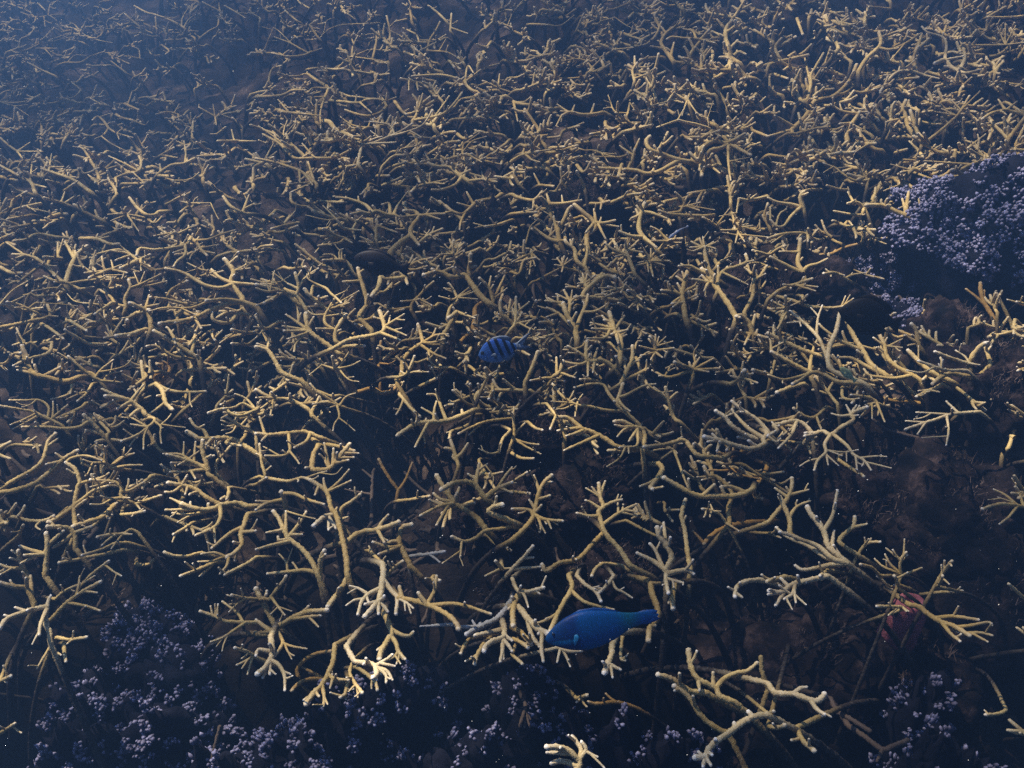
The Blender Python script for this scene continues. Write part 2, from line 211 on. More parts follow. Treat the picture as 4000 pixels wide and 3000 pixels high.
2050,940 2010,830 1930,745; 2010,830 2030,730; 2050,940 2100,830 2150,720; 2080,920 2150,850; 2110,870 2170,830
2212,1130 2120,1050 2110,940; 2200,1060 2200,930; 2180,1090 2130,1030; 2160,1090 2070,1080; 2210,1050 2160,980
w1990,1310 1950,1260 1895,1210; 1980,1310 1950,1330
1970,1659 2000,1600 1980,1520; 1990,1610 1910,1580; 2000,1600 2080,1545
y2050,1659 2110,1500 2130,1460
2212,680 2150,660 2100,690
y1730,1400 1790,1420 1850,1410; 1730,1530 1800,1460
g460,130 380,125 310,90 300,10
g80,380 130,340 210,350 360,295
240,280 150,195; 240,280 290,200; 370,270 250,290 135,320; 250,280 340,165
0,560 30,480 145,460
""",
(2, 1): """
T410,430 400,340 440,260 490,150 510,130; 400,350 370,270 360,210; 410,430 330,410 240,350 170,320; 250,360 170,290; 410,430 460,420 450,350; 330,390 390,310; 340,370 345,310
190,510 130,550 100,520 105,420; 120,560 0,605; 100,540 60,530; 130,510 130,400 160,300 230,230; 190,560 240,590; 190,560 200,640; 170,570 150,710
0,690 60,710 90,620 110,590 200,570
T640,660 560,600 540,500 480,450 460,420; 640,640 650,520 640,460 590,460
T660,560 650,370 720,310 690,240 620,180 540,110; 700,270 640,350; 720,310 680,360; 720,260 790,270 890,245; 740,270 850,290 920,300; 740,280 780,350 810,405; 730,250 710,150; 760,260 770,220
T1240,500 1150,410 1100,330 1110,200 1145,100; 1100,210 1070,150; 1110,200 1030,230; 1110,190 1200,180 1340,230; 1150,400 1020,380 930,340; 1140,400 1250,480
1250,520 1340,430 1400,410 1470,405; 1330,440 1460,440; 1340,430 1200,420; 1350,395 1320,390 1260,330 1200,300; 1250,530 1430,460
T1060,710 1040,650 1010,570 990,510 980,460; 1010,540 880,500 810,445; 1020,500 1065,455; 940,490 900,440; 990,500 1130,520; 1000,560 890,520; 960,540 890,560
1190,660 1190,580 1130,500 1115,490; 1190,600 1310,545; 1190,590 1360,595; 1190,600 1320,635; 1190,610 1070,635; 1190,590 1090,610; 1200,570 1240,510; 1200,560 1200,490; 1180,580 1080,560; 1180,620 1180,690; 1200,620 1220,730; 1220,590 1300,580; 1160,540 1130,480; 1210,600 1290,620
580,690 470,660 440,640 450,560; 440,640 390,570; 450,640 520,580; 440,650 370,630; 450,640 430,570; 440,650 480,570; 440,650 430,690
T610,890 640,850 760,750 830,725 890,740; 660,830 600,790 570,820; 650,780 590,720; 660,770 610,705; 640,770 570,790; 660,760 650,710; 660,760 720,720; 670,780 720,750; 650,780 580,750
1060,890 1000,830 950,830 920,840 830,820; 910,830 780,870; 910,830 800,890; 920,820 850,830 750,830; 980,800 920,740; 930,790 1020,720; 1010,760 1070,745; 960,830 940,870; 960,830 990,780; 850,880 790,850
1080,960 1080,930 1060,870 1000,850; 1010,1000 920,960; 1040,960 1090,1020; 1080,960 1140,1000 1200,1020; 1080,890 1120,930; 1070,940 1010,1000
g920,940 840,930 680,910 540,910; 560,980 530,1010
T1500,1090 1480,960 1470,890 1490,780 1520,680; 1480,890 1380,860 1290,850; 1430,880 1350,800; 1470,870 1430,790; 1460,780 1420,730; 1490,780 1530,700; 1500,760 1470,690; 1500,870 1600,800 1610,770; 1470,960 1380,965; 1440,965 1390,995
T1940,1090 1870,970 1790,860 1730,790 1680,700 1640,665; 1700,720 1600,670 1540,640 1440,640; 1730,790 1560,755; 1680,770 1640,720; 1700,780 1660,855; 1640,690 1530,660 1460,620
T1770,760 1700,670 1680,590 1660,510 1660,480; 1660,490 1550,430; 1665,480 1570,510; 1660,490 1620,400; 1670,480 1780,430; 1680,480 1760,490; 1670,470 1650,390; 1660,480 1540,480; 1700,460 1740,430
1780,850 1780,760 1830,680 1950,640 2030,600 2020,540; 2020,610 2090,590; 1850,730 1910,650; 1790,740 1780,640; 1840,740 1970,765; 1900,770 2040,800
2010,1040 2080,900 2090,780 2150,720 2200,640; 2090,790 2080,750; 2212,595 2120,610 2040,620
T2080,1230 2050,1140 1980,1070 1940,1080; 2070,1160 1930,1130; 2070,1230 1970,1215 1880,1190; 2070,1200 2100,1060; 2050,1230 2010,1320; 2100,1240 2212,1260; 2110,1230 2120,1190
2212,1350 2130,1240; 2200,1340 2040,1275; 2200,1360 2060,1350; 2212,1380 2000,1410
yT1880,1190 1860,1140 1800,1120 1700,1130 1640,1075; 1500,1080 1600,1160 1680,1170; 1640,1190 1640,1240
T560,1260 540,1180 470,1050 440,960; 490,1050 500,960 450,850; 500,980 520,850; 500,960 555,890; 470,950 380,880; 440,960 285,940; 460,990 310,920; 530,1180 400,1050 300,1000; 400,1050 300,1080; 370,1040 220,985; 560,1180 600,1060 640,970 655,890; 620,1060 720,1030 800,985; 640,960 610,950; 620,1000 620,960
0,1180 30,1120 35,910; 30,1130 90,1040; 40,1060 150,950; 50,1160 200,1100; 60,1150 180,1190 290,1190; 100,1160 160,1110 215,1090; 190,1000 210,940; 20,1080 0,1000
T930,1480 940,1280 890,1210 870,1140 840,1040; 880,1180 780,1070; 860,1190 680,1130; 870,1210 690,1180; 850,1220 800,1260 650,1265; 900,1190 970,1070; 900,1210 1000,1190; 890,1230 860,1230; 900,1230 920,1310
T890,1530 830,1480 760,1450 700,1470 640,1440 650,1290; 690,1460 580,1390 480,1330; 650,1430 600,1400 490,1390; 660,1490 580,1490 435,1465; 700,1460 740,1350; 680,1500 655,1590; 690,1450 680,1380; 720,1490 700,1560
1220,1450 1240,1370 1220,1290 1190,1250; 1240,1360 1240,1230; 1250,1360 1270,1250; 1250,1350 1330,1250; 1250,1350 1390,1290; 1240,1370 1100,1330; 1240,1370 1400,1350; 1230,1380 1110,1415; 1250,1390 1300,1430; 1230,1340 1180,1270; 1250,1380 1200,1450
T940,1659 1000,1530 1040,1440 1040,1330; 1050,1420 1080,1300 1120,1290; 1060,1490 1100,1455; 1030,1530 1120,1420; 1000,1659 1130,1550 1225,1465
T110,1659 180,1500 210,1420 225,1380
T320,1659 350,1600 410,1560 440,1460; 370,1560 385,1430; 360,1620 280,1610 160,1630; 370,1640 455,1635; 420,1560 560,1500; 430,1570 545,1605
780,1659 720,1630 590,1620; 920,1520 900,1420
T1560,1600 1550,1530 1470,1500 1405,1470; 1550,1530 1530,1470; 1560,1530 1590,1450; 1560,1530 1740,1440; 1570,1540 1790,1525; 1600,1540 1700,1555; 1570,1520 1620,1430; 1590,1470 1570,1390 1610,1320; 1550,1540 1350,1600 1210,1540; 1340,1590 1380,1490; 1330,1600 1270,1590
T1900,1659 1970,1600 2010,1540; 1980,1610 2080,1570; 1970,1610 1890,1590; 1990,1640 2120,1650; 2212,1580 2080,1540
y790,1370 780,1310 720,1280 650,1280; 790,1350 870,1380; 780,1340 775,1400
y300,1400 310,1250 350,1110; 250,1400 310,1280
760,60 830,100 1000,30 1110,15; 680,100 760,100 840,80; 770,110 765,150
1440,190 1490,100 1460,50 1410,5; 1490,90 1520,30; 1490,140 1630,90; 1450,160 1280,190; 1540,170 1620,160; 1540,150 1540,80; 1560,140 1750,155; 1600,230 1530,240
1740,200 1650,210 1480,200 1350,190 1270,160
1820,330 1730,270 1650,220; 1790,250 1880,140; 1800,260 1840,250
1960,330 1980,240; 1970,320 2010,235; 1990,330 2080,290; 1960,340 1800,330; 2040,340 2130,330 2140,240; 1970,350 1930,440; 1990,380 2010,430; 2010,390 2212,390; 1940,380 1820,350
yT1940,460 1800,410 1720,400; 1850,470 1900,560 2000,580
2212,545 2130,520 2080,505
2212,40 2050,70 1960,60; 2050,60 2110,20; 1960,60 1940,180; 2030,80 1960,120; 1930,195 1790,210
0,20 60,50 190,70 260,0; 190,70 180,140; 0,190 100,180 210,175; 240,120 330,200; 80,130 180,150
T340,200 290,90 240,40; 350,90 440,100 600,70; 440,100 430,30; 370,80 300,20
540,230 620,210 660,260; 570,310 600,250; 540,240 590,190
""",
(3, 1): """
T300,140 280,40 310,0; 300,150 200,110 80,90 0,50; 290,150 200,210 140,290 80,300 20,240; 30,230 20,130; 80,270 100,190 160,150
T1200,210 1130,180 990,120 850,115; 1190,200 1215,0; 1170,150 1160,60; 1210,220 1340,100
830,140 770,90 690,100; 740,90 690,0; 830,140 790,200 570,165
660,290 590,260 560,250; 660,280 690,250 730,290
350,400 320,360 150,360 0,400; 130,350 60,370; 340,380 345,430; 290,400 250,410; 150,340 30,440
T320,780 300,690 260,620 270,500 280,410; 300,690 350,640 430,620 510,580; 290,710 170,640 20,560; 250,530 100,515; 270,430 255,400
20,540 90,490 150,465; 0,440 30,430
y300,610 400,550 540,540 640,490 780,450; 440,555 530,545 585,500
690,760 590,700 480,705; 680,755 720,720 840,700; 620,690 660,720
y860,470 870,370; 880,400 1020,450; 920,410 1030,395
0,930 100,850 230,800 380,750; 240,830 410,855; 250,830 430,820; 140,860 200,840; 200,760 130,800
300,900 290,950 340,890; 280,960 200,980
160,1030 150,900; 150,1000 20,1010; 150,990 30,940; 130,1050 90,1170 60,1200
70,900 220,940 360,990 560,1000 650,990; 640,980 670,900; 660,980 710,890; 640,1000 740,920
wT830,1659 680,1600 550,1540 520,1460 530,1340 590,1200 625,1030; 560,1530 480,1350 420,1240 300,1120 190,1030; 440,1230 430,1100 470,980; 430,1080 370,1000; 300,1120 165,1130; 290,1130 285,1160
T1030,1590 900,1500 830,1390 760,1280 690,1140 670,1060; 830,1380 720,1330 600,1270 480,1180 440,1140; 1020,1590 860,1510 730,1440 600,1430; 690,1150 650,1000
T360,1560 280,1520 150,1450 30,1380; 30,1370 20,1270; 20,1340 130,1300; 360,1560 370,1450 400,1330 440,1260; 390,1320 460,1330; 340,1340 240,1260
T500,1430 330,1380 130,1290 0,1220; 60,1210 50,1150
T830,1659 700,1650 600,1640 500,1590 380,1560 250,1640 210,1659; 370,1570 250,1600 130,1620 0,1580
T1310,1620 1200,1560 1100,1500 1030,1430 1000,1310 960,1230; 1010,1320 910,1260; 1010,1300 1030,1260; 1030,1340 1160,1345; 1070,1330 1160,1270; 1250,1580 1100,1610 980,1600 870,1580 830,1530; 870,1600 900,1620
T1590,1640 1450,1580 1340,1500 1240,1400 1210,1370; 1300,1330 1280,1200 1240,1140; 1280,1310 1180,1240; 1390,1530 1300,1460; 1300,1460 1300,1330
w1720,1540 1560,1540 1470,1520 1300,1460; 1420,1550 1330,1560 1200,1540; 1720,1480 1600,1440 1440,1380; 1730,1490 1830,1495; 1740,1470 1700,1420 1620,1370
wT1740,1470 1800,1370 1880,1305; 1830,1590 1920,1490 1890,1380 1880,1310
T1750,1600 1600,1570 1510,1590 1420,1659; 1480,1560 1500,1470 1490,1430
yT2000,1320 1950,1100 1870,960 1840,870 1835,790; 1890,980 1790,900 1710,840; 1860,930 1870,850; 1900,950 2000,890; 1950,1250 1800,1180 1680,1140 1530,1080; 1680,1140 1620,1070
y2080,1320 2130,1240 2150,1180
2212,970 2150,950
2212,1530 2160,1545
1020,1110 1090,1050
y1160,1210 1090,1200 1020,1190
""",
(0, 2): """
540,360 460,320 340,265 290,240 150,215 0,190; 460,280 520,235 585,182; 465,270 460,210 458,150; 310,265 200,310 90,352; 330,280 230,330 110,388; 420,270 420,200 340,140 200,142 80,140; 330,150 260,180 190,200
T925,480 880,430 810,350 750,300 725,268; 750,340 690,370 560,385 380,370 190,372; 880,430 800,410 740,400; 930,480 860,490 825,500; 960,480 1050,490
T1260,270 1230,230 1130,150 1030,120 910,105; 1100,130 980,90 880,45; 1140,140 1190,70 1240,10; 1050,140 960,165 870,205; 960,140 900,180 870,200; 1220,205 1170,240 1110,295; 1120,170 1070,185 1015,215
1280,290 1340,310 1260,390 1180,445 1050,495; 1250,340 1245,450 1240,565; 1340,320 1390,370 1385,430 1395,515; 1390,350 1440,310 1480,260; 1400,355 1500,365 1600,375; 1250,310 1150,300 1050,288; 1280,370 1200,360 1130,348; 1180,445 1120,540
T1350,0 1405,60 1430,160 1490,222; 1420,160 1350,220 1265,272; 1340,20 1480,60 1640,72 1780,65; 1640,80 1640,150 1660,200
800,0 740,90 670,148; 740,70 700,80 570,135; 690,90 710,50
T2212,600 2100,530 2020,480 1900,468 1740,475 1680,450 1615,412; 1790,460 1760,400 1690,370 1640,300; 1720,360 1765,352; 2000,500 1960,510 2080,535; 1830,480 1780,530; 1890,480 1860,540
2212,440 2160,400 2060,350 1960,285; 2060,350 1990,340 1910,315; 2050,370 1980,365 1915,350; 2060,380 1990,385 1915,400; 2080,385 2010,410 1955,430; 2090,340 2160,270; 2040,330 2040,250
2212,225 2080,275 1990,250 1930,215 1800,250; 2212,170 2100,170 2030,200 1930,215; 2212,150 2130,130 2030,85; 2010,140 1910,180
T1800,780 1790,700 1755,600 1750,490; 1790,740 1700,690 1560,640 1440,610; 1700,650 1560,610 1410,603; 1770,750 1620,755 1470,760; 1640,745 1640,710; 1640,770 1690,820; 1600,670 1540,700; 1600,610 1590,500; 1700,640 1690,500; 1640,620 1720,580; 1800,640 1850,620; 1800,710 1700,700 1480,680
1870,780 1870,680 1940,600 1990,540
T1900,1040 1800,990 1700,920 1600,880 1450,855; 1590,880 1610,800; 1570,900 1500,930 1425,935; 1610,910 1600,955
T2140,1060 2050,1030 1900,1050 1840,1080 1700,1080 1570,1035; 1910,1060 1905,1150 1850,1240 1690,1310; 1850,1240 1860,1370; 1700,1090 1600,1085 1430,1090; 1860,1075 1780,1100 1640,1130 1490,1115; 1690,1110 1620,1150 1535,1195; 1570,1035 1470,985
1660,1200 1590,1250 1500,1300; 1540,1310 1490,1365
T2140,1130 2110,1220 2080,1300 2090,1380 2040,1450 1960,1500; 2090,1290 2212,1270; 1960,1500 1860,1460 1740,1470; 1970,1500 1960,1570 1900,1640; 1950,1500 1830,1530 1710,1535; 2100,1230 1990,1290 1830,1420
2212,1500 2120,1560 2000,1620 1940,1650; 1860,1540 1720,1600 1560,1659; 1900,1580 1740,1655
1740,1460 1600,1490 1480,1480 1420,1455
T650,1300 650,1200 640,1080 670,900 690,850 650,740 570,680; 690,860 760,840 880,810 940,770; 680,1070 720,990 810,920 930,880; 570,680 620,640 740,620 880,660
T0,940 130,920 300,860 420,770 550,650 670,575; 550,640 480,600; 500,670 400,695
T0,910 130,830 290,740 370,660 400,560 420,490 480,430; 400,540 450,510 500,470
960,730 920,680 910,600 905,545; 960,720 1040,640 1160,600; 990,700 1080,620 1135,560; 1060,620 1075,545; 950,700 860,640 740,630; 900,690 800,680 720,655; 980,740 1100,705 1230,700; 800,700 760,770 735,795; 850,620 830,560
1080,1000 1040,960 1050,900 1000,850 920,840 780,830; 1040,1010 950,990 870,965; 1060,940 1120,920 1240,850; 1090,920 1110,860 1110,820; 920,840 860,870 780,890; 1040,1020 1120,985; 960,1010 880,1040 780,1040
0,1140 120,1150 250,1180 380,1180 465,1140; 160,1140 190,1100 215,1050; 170,1300 200,1220; 360,1200 310,1230 350,1260
T1000,1040 980,1060 880,1150 740,1200 630,1235; 880,1160 800,1230 720,1280; 900,1150 945,1165; 990,1070 1010,1030
1160,1040 1250,1010 1390,965; 1170,1040 1210,1080; 1050,1130 1150,1120 1250,1100
T650,1420 650,1330 620,1270 560,1240 410,1235; 640,1300 550,1360 455,1415; 640,1290 720,1260 790,1230; 600,1090 480,1170 420,1195
T390,1659 400,1500 410,1380 400,1290; 410,1400 480,1330 550,1270; 390,1480 280,1440 170,1400; 390,1480 210,1480; 310,1490 180,1550
T240,1659 200,1580 170,1510 160,1440; 190,1600 80,1590 0,1560; 0,1640 60,1600
1190,1280 1130,1260 1060,1295 960,1300 840,1325; 1060,1300 1140,1300; 1000,1300 930,1350 880,1395; 1060,1320 960,1425
1100,1370 990,1380 880,1430 710,1480; 1060,1430 900,1470 700,1510 510,1545; 760,1450 720,1395
780,1659 850,1600 940,1530; 920,1570 980,1620 1050,1659
y1180,1560 1280,1560 1330,1520 1370,1490
""",
(1, 2): """
T480,270 470,240 370,170 250,130 150,130 0,50; 480,240 520,170 545,110; 250,130 100,120 0,120; 150,140 60,200 0,230; 160,160 125,270
720,190 600,110 530,70 470,0; 720,200 620,160 490,175; 730,170 780,110 860,80; 690,200 650,200 610,210; 710,200 720,280 680,340 665,405; 720,290 780,340 855,405
yT860,80 1000,40 1080,80 1180,60 1230,0
T570,470 470,430 400,415 250,430 100,440 0,430; 470,430 430,500 330,550; 90,440 60,380 30,285; 100,450 50,490; 260,430 290,520 290,580 230,620 80,620; 290,580 340,640 375,690; 220,610 100,560 60,540
T500,480 540,530 500,600 490,680 490,740 600,740 650,720 730,620 810,520; 720,640 845,635; 690,690 800,660; 620,700 600,660 620,620; 760,600 885,600; 570,490 700,540 850,580; 660,690 670,560; 600,700 590,510
30,800 80,800 50,680 30,520; 20,610 0,600; 0,870 90,810
130,820 280,840 400,810 470,830; 430,820 520,780 610,755; 560,790 680,780 745,720
T790,1659 780,1500 750,1350 700,1150 650,1070 620,950 560,890 470,830; 630,950 590,870 585,815; 640,930 720,840 805,740; 660,940 750,870 820,835; 540,890 510,960
wT700,1170 670,1140 610,1140 550,1180 500,1225; 630,1160 630,1260; 640,1160 690,1250
720,1200 740,1080 820,1020 900,955; 740,1190 795,1150
T260,1090 240,980 220,930; 240,940 330,950 420,990 480,1010 590,1040; 240,990 100,1030 0,1090; 120,1030 0,1010; 470,1010 600,1060
T530,1640 480,1530 400,1430 290,1340 250,1280 200,1170 150,1100; 260,1290 260,1100; 300,1310 370,1210 435,1105; 240,1260 90,1285; 330,1300 400,1300; 300,1360 150,1390 0,1430; 290,1340 200,1350 190,1320; 290,1110 400,1140 510,1165
T550,1640 560,1520 590,1440; 540,1640 430,1610 310,1620 100,1640; 280,1620 260,1540 200,1470; 270,1550 315,1420
T790,1365 870,1300 960,1270 1050,1260 1235,1195; 1050,1250 1090,1190 1145,1130; 1050,1290 1110,1370
T1340,1580 1290,1480 1250,1400 1240,1310 1270,1240 1345,1215; 1240,1400 1180,1430 1060,1470; 1230,1410 1140,1410 1010,1365; 1230,1370 1180,1360 1110,1390
w1130,1659 1190,1590 1270,1530
y980,1440 1040,1500 1120,1570; 960,1500 975,1400
g1310,1500 1330,1490 1500,1470 1630,1450; 1330,1530 1340,1500; 1500,1480 1590,1540
T1980,1250 1900,1150 1780,1070 1710,1020 1640,920 1600,860 1560,790; 1700,1020 1600,1000 1535,945; 1680,960 1660,860; 1740,1020 1755,895; 1700,1060 1580,1060 1420,1140; 1590,1060 1500,1000; 1660,1080 1560,1220; 1770,1040 1890,1030
T1980,990 1910,890 1840,850 1720,855 1600,915; 1900,880 1910,790 1930,690; 1920,760 2000,690; 1900,820 1830,775; 1980,990 2080,910 2212,850; 2070,890 2150,800 2212,720; 2000,720 2050,800 2040,880; 2100,900 2212,940
2212,1230 2130,1250 1980,1270 1900,1330 1800,1360 1690,1320; 1790,1370 1770,1440 1765,1500; 1760,1440 1610,1550; 1770,1500 1790,1570
T2212,1190 2080,1140 2010,1100 2060,1060 2130,1045
y2010,1310 2060,1370 2150,1420 2200,1440
2120,1560 2130,1600 2070,1530; 2130,1600 2212,1590; 2090,1610 1980,1659
2200,400 2130,480 2100,590; 2110,600 2020,600 1925,560; 1970,570 1945,530
2212,300 2090,310 1970,330 1850,380 1750,430; 1940,340 1840,440
y1850,350 1760,390 1690,410 1670,470; 1700,430 1680,520
yT1920,220 1900,130 1940,60 1980,0
T1890,225 1810,260 1680,310 1600,325 1490,330 1370,350 1220,445; 1490,340 1430,440 1375,545; 1530,310 1540,230 1560,150; 1650,310 1600,200 1560,100 1480,90; 1540,260 1430,205; 1470,330 1470,300; 1790,260 1780,225
1240,90 1330,200 1415,280; 1290,140 1240,220 1210,265; 1390,270 1380,330
1870,190 1800,150 1700,55; 1860,110 1850,0
2050,30 2030,90 2010,130; 2060,60 2060,130
y1230,920 1170,840 1100,730 1060,650; 1250,930 1290,830 1350,680; 1240,1010 1330,1000 1500,970
d1000,1200 1000,1000 1010,780 1025,735; 990,790 920,740; 990,930 860,930 770,910
""",
(2, 2): """
T1100,350 930,200 910,150 930,90 960,0; 910,110 1000,90 1130,20 1240,0; 1190,20 1280,70 1390,60; 1290,75 1320,100; 920,200 840,90 790,10 680,0 540,30; 930,160 880,150; 940,130 960,190 1020,235
920,235 800,225 650,190 560,180 440,110 350,0; 560,190 580,130 610,90; 540,180 470,160 340,150; 540,190 460,210 380,220; 560,200 545,280
y0,290 100,310 220,280 320,250; 200,190 300,120 340,0
0,500 20,430 10,280 0,250; 20,450 60,390 110,340; 40,480 120,510 230,525; 50,490 120,540 250,605; 0,600 80,640 185,645
300,170 370,260 380,270 330,390
g140,330 200,380 265,400
T1130,560 920,545 830,490 700,420 610,390 540,330 470,290 380,290; 600,390 500,390 395,405; 620,410 540,430 470,450; 740,470 600,510 450,575; 640,430 560,440
T1130,600 1140,520 1150,450 1120,390 1050,370 960,325 885,325; 1050,380 960,370 890,355; 1010,390 960,400 910,455; 1090,400 1040,450 1010,495; 1100,440 1080,530 960,545 930,550; 970,560 930,640 820,715; 1020,540 1010,600
T1820,640 1620,620 1550,560 1480,485 1340,520 1140,545
1400,570 1420,500 1470,460; 1400,570 1320,530 1240,495; 1390,600 1440,680 1490,820 1530,910; 1350,590 1250,570 1180,590; 1400,590 1430,600
T1270,690 1300,740 1240,840 1200,890 1215,910; 1240,830 1180,860 1105,885
wT2212,430 2170,480 2180,520 2080,560 1960,540 1800,490 1750,480 1660,455; 1790,480 1730,430; 1770,490 1690,500; 1790,510 1770,580; 2170,470 2050,390 1960,300 1900,220; 1930,250 1850,280
wT2120,480 2000,430 1900,360 1840,290 1760,235; 2110,500 1950,460
wT2212,410 2120,310 2010,240 1900,150
yT2000,580 1900,630 1880,640 1780,590; 1890,640 1880,740 1700,745; 1880,730 1960,780 2140,820; 1890,610 1915,550
yT2212,700 2170,800 2090,900 2100,970 2160,990
T1880,1210 1870,1080 1900,980 1890,920 1830,850 1760,800 1700,790 1660,715; 1750,830 1600,805; 1740,840 1640,830
T2080,910 2000,950 1900,970 1760,970 1640,970 1540,940 1430,880 1310,810; 2000,930 1900,890 1800,890; 1640,960 1750,870
1860,1220 1800,1130 1720,1095 1645,1080; 1730,1090 1715,1040; 1730,1095 1805,1100; 1715,1100 1710,1150; 1860,1210 1960,1270
T1540,1590 1510,1400 1490,1250 1465,1140 1500,1000
T1020,1570 930,1430 820,1310 780,1220 750,1100 790,1060 760,970 750,860; 760,980 690,890; 740,970 640,900; 790,960 805,840; 800,1060 870,1020 950,1000; 900,1010 920,955; 750,1050 690,1030 635,1005; 730,1170 650,1140 560,1115; 830,1200 900,1130 990,1080 1075,1040; 910,1110 915,1030; 940,1100 960,1040; 980,1085 1080,1105; 950,1130 1085,1140
T800,1280 720,1360 620,1470 560,1520 400,1550 300,1620 260,1560; 350,1600 260,1610
T0,1350 100,1260 180,1160 200,1080 230,950 270,860 345,790; 240,930 190,790; 270,880 355,845; 240,1020 330,965; 200,1080 150,1000; 170,1130 150,1090 0,1080; 200,1130 280,1170 440,1185; 230,1150 250,1230 240,1280; 260,1220 290,1290; 310,1180 340,1250; 330,1190 395,1215
0,850 130,765; 0,930 90,940 155,950
wT1340,1640 1330,1600 1380,1500 1330,1390 1270,1310 1255,1240; 1330,1390 1310,1200; 1310,1600 1220,1530 1140,1490 1080,1460; 1290,1580 1240,1440 1190,1380; 1370,1640 1490,1610 1570,1640
yT2212,1190 2050,1200 1880,1230 1750,1290 1660,1380; 1650,1370 1600,1310 1560,1270
d990,1180 1100,1240 1240,1310
w0,1600 80,1520 140,1450 180,1400; 100,1510 185,1500; 0,1610 120,1590 245,1580
g950,1570 850,1555 780,1555 720,1600 690,1659; 780,1555 760,1545
""",
(3, 2): """
T300,0 200,30 75,75
500,200 430,270 365,295 290,260 220,210; 430,310 460,390
wT400,430 480,410 540,440 640,370 740,310 720,260 855,200; 725,270 740,220 765,185; 710,250 690,210 675,180; 700,290 620,275 550,255; 720,280 780,270; 400,440 320,425; 400,440 315,450; 540,440 490,520 500,590 430,660 400,745; 450,640 350,665 275,710; 510,590 520,700; 530,620 610,705; 510,580 650,590 780,570; 530,600 640,620; 560,450 680,530 740,610 830,660 890,745; 800,640 920,625 1025,628; 850,660 950,700 1065,728; 740,640 770,740; 690,600 680,670
600,650 720,730 830,800
wT370,410 310,350 230,320 110,345 50,360 80,400 0,450; 240,350 200,440 90,555; 200,390 90,470; 50,350 35,330; 0,490 70,500 110,470
yT1290,120 1200,80 1100,0
yT1470,180 1370,180 1200,150 1100,150 1000,130 950,150
yT1850,200 1720,160 1600,40 1540,0
950,170 880,120 720,95; 880,110 850,40; 930,170 1010,330; 900,180 840,180; 880,230 900,300; 860,230 790,290
640,30 650,120 740,140 725,165; 660,120 620,125
1500,0 1440,40 1380,60 1280,110; 1420,50 1300,60; 1400,60 1480,70
w1830,240 1700,250 1570,265 1440,310 1340,340 1190,390; 1570,260 1440,255 1280,245; 1420,270 1340,290 1260,305; 1360,330 1190,320; 1370,330 1290,435; 1240,370 1180,395; 1640,215 1540,150; 1560,280 1560,400 1540,530; 1530,440 1330,465
d1300,470 1150,430 1020,390 910,310
2212,1060 2080,1040 1990,1040 1850,1080; 2150,1030 2050,960 1950,910; 2130,1030 1990,980; 2000,1000 1900,1000; 2212,1020 2160,920 2140,855; 2140,1080 2080,1150 2000,1210
T0,1200 90,1090 160,1000 205,900 205,815; 150,960 60,900; 205,960 350,915
T250,1350 190,1280 190,1180 130,1030 100,975; 210,1140 250,1060 365,1010; 350,1040 360,990
wT690,1550 600,1480 520,1400 490,1290 430,1200 360,1110 340,1060; 520,1260 560,1130 600,920; 690,1545 560,1510 430,1400 300,1350 200,1310 100,1280; 640,1540 500,1500 350,1400 180,1330 70,1240; 680,1555 560,1560 420,1590 300,1605 235,1570; 580,1420 570,1270; 640,1470 550,1375
T780,1480 640,1390 620,1340 690,1270 740,1230 750,1150; 740,1235 855,1210
760,1500 820,1410 880,1370 970,1365; 870,1380 890,1335
g0,1290 50,1280 80,1240; 0,1330 110,1330
1150,1659 1140,1560 1160,1500 1195,1455; 1130,1520 1020,1420; 1190,1500 1180,1340; 1110,1640 1060,1560 1010,1470; 1110,1650 1000,1580 920,1510; 1180,1650 1250,1620 1330,1590
970,1659 900,1590 800,1560
1490,1659 1540,1590 1590,1530
w520,1610 450,1659
""",
(0, 3): """
T300,260 280,200 250,140 220,100 120,90 0,60; 280,180 270,60 265,0
wT430,560 430,490 400,420 390,340 400,270 290,290 180,320 60,370 0,450; 400,280 420,210 440,170; 220,310 130,270; 400,300 350,420 340,510; 340,480 300,550 280,590
470,350 560,250 690,150 870,50; 660,180 700,80 820,0; 480,200 560,130 690,70; 680,160 680,80 690,0; 740,140 840,145; 600,250 740,260 865,300
440,610 480,535 600,550 750,530; 440,600 380,700 320,800; 450,610 490,660 530,685
y550,580 560,680 570,740
2212,400 2100,400 1950,390 1860,350 1730,305; 1870,360 1880,300 1885,245; 1840,330 1820,260; 2120,400 2020,470 1930,530 1820,570; 1940,520 1890,560 1830,590; 1920,540 1870,610; 1960,510 1930,600 1920,650; 2100,400 2050,320 1920,220
2212,200 2100,190 2000,165; 2120,200 2050,240 1980,310; 2050,240 1980,245
2212,700 2150,660 2030,620; 2200,700 2110,740 2045,770; 2150,740 2090,800; 2180,720 2140,850
0,910 95,865
0,1360 130,1275
d1820,1659 1850,1500 1900,1300
""",
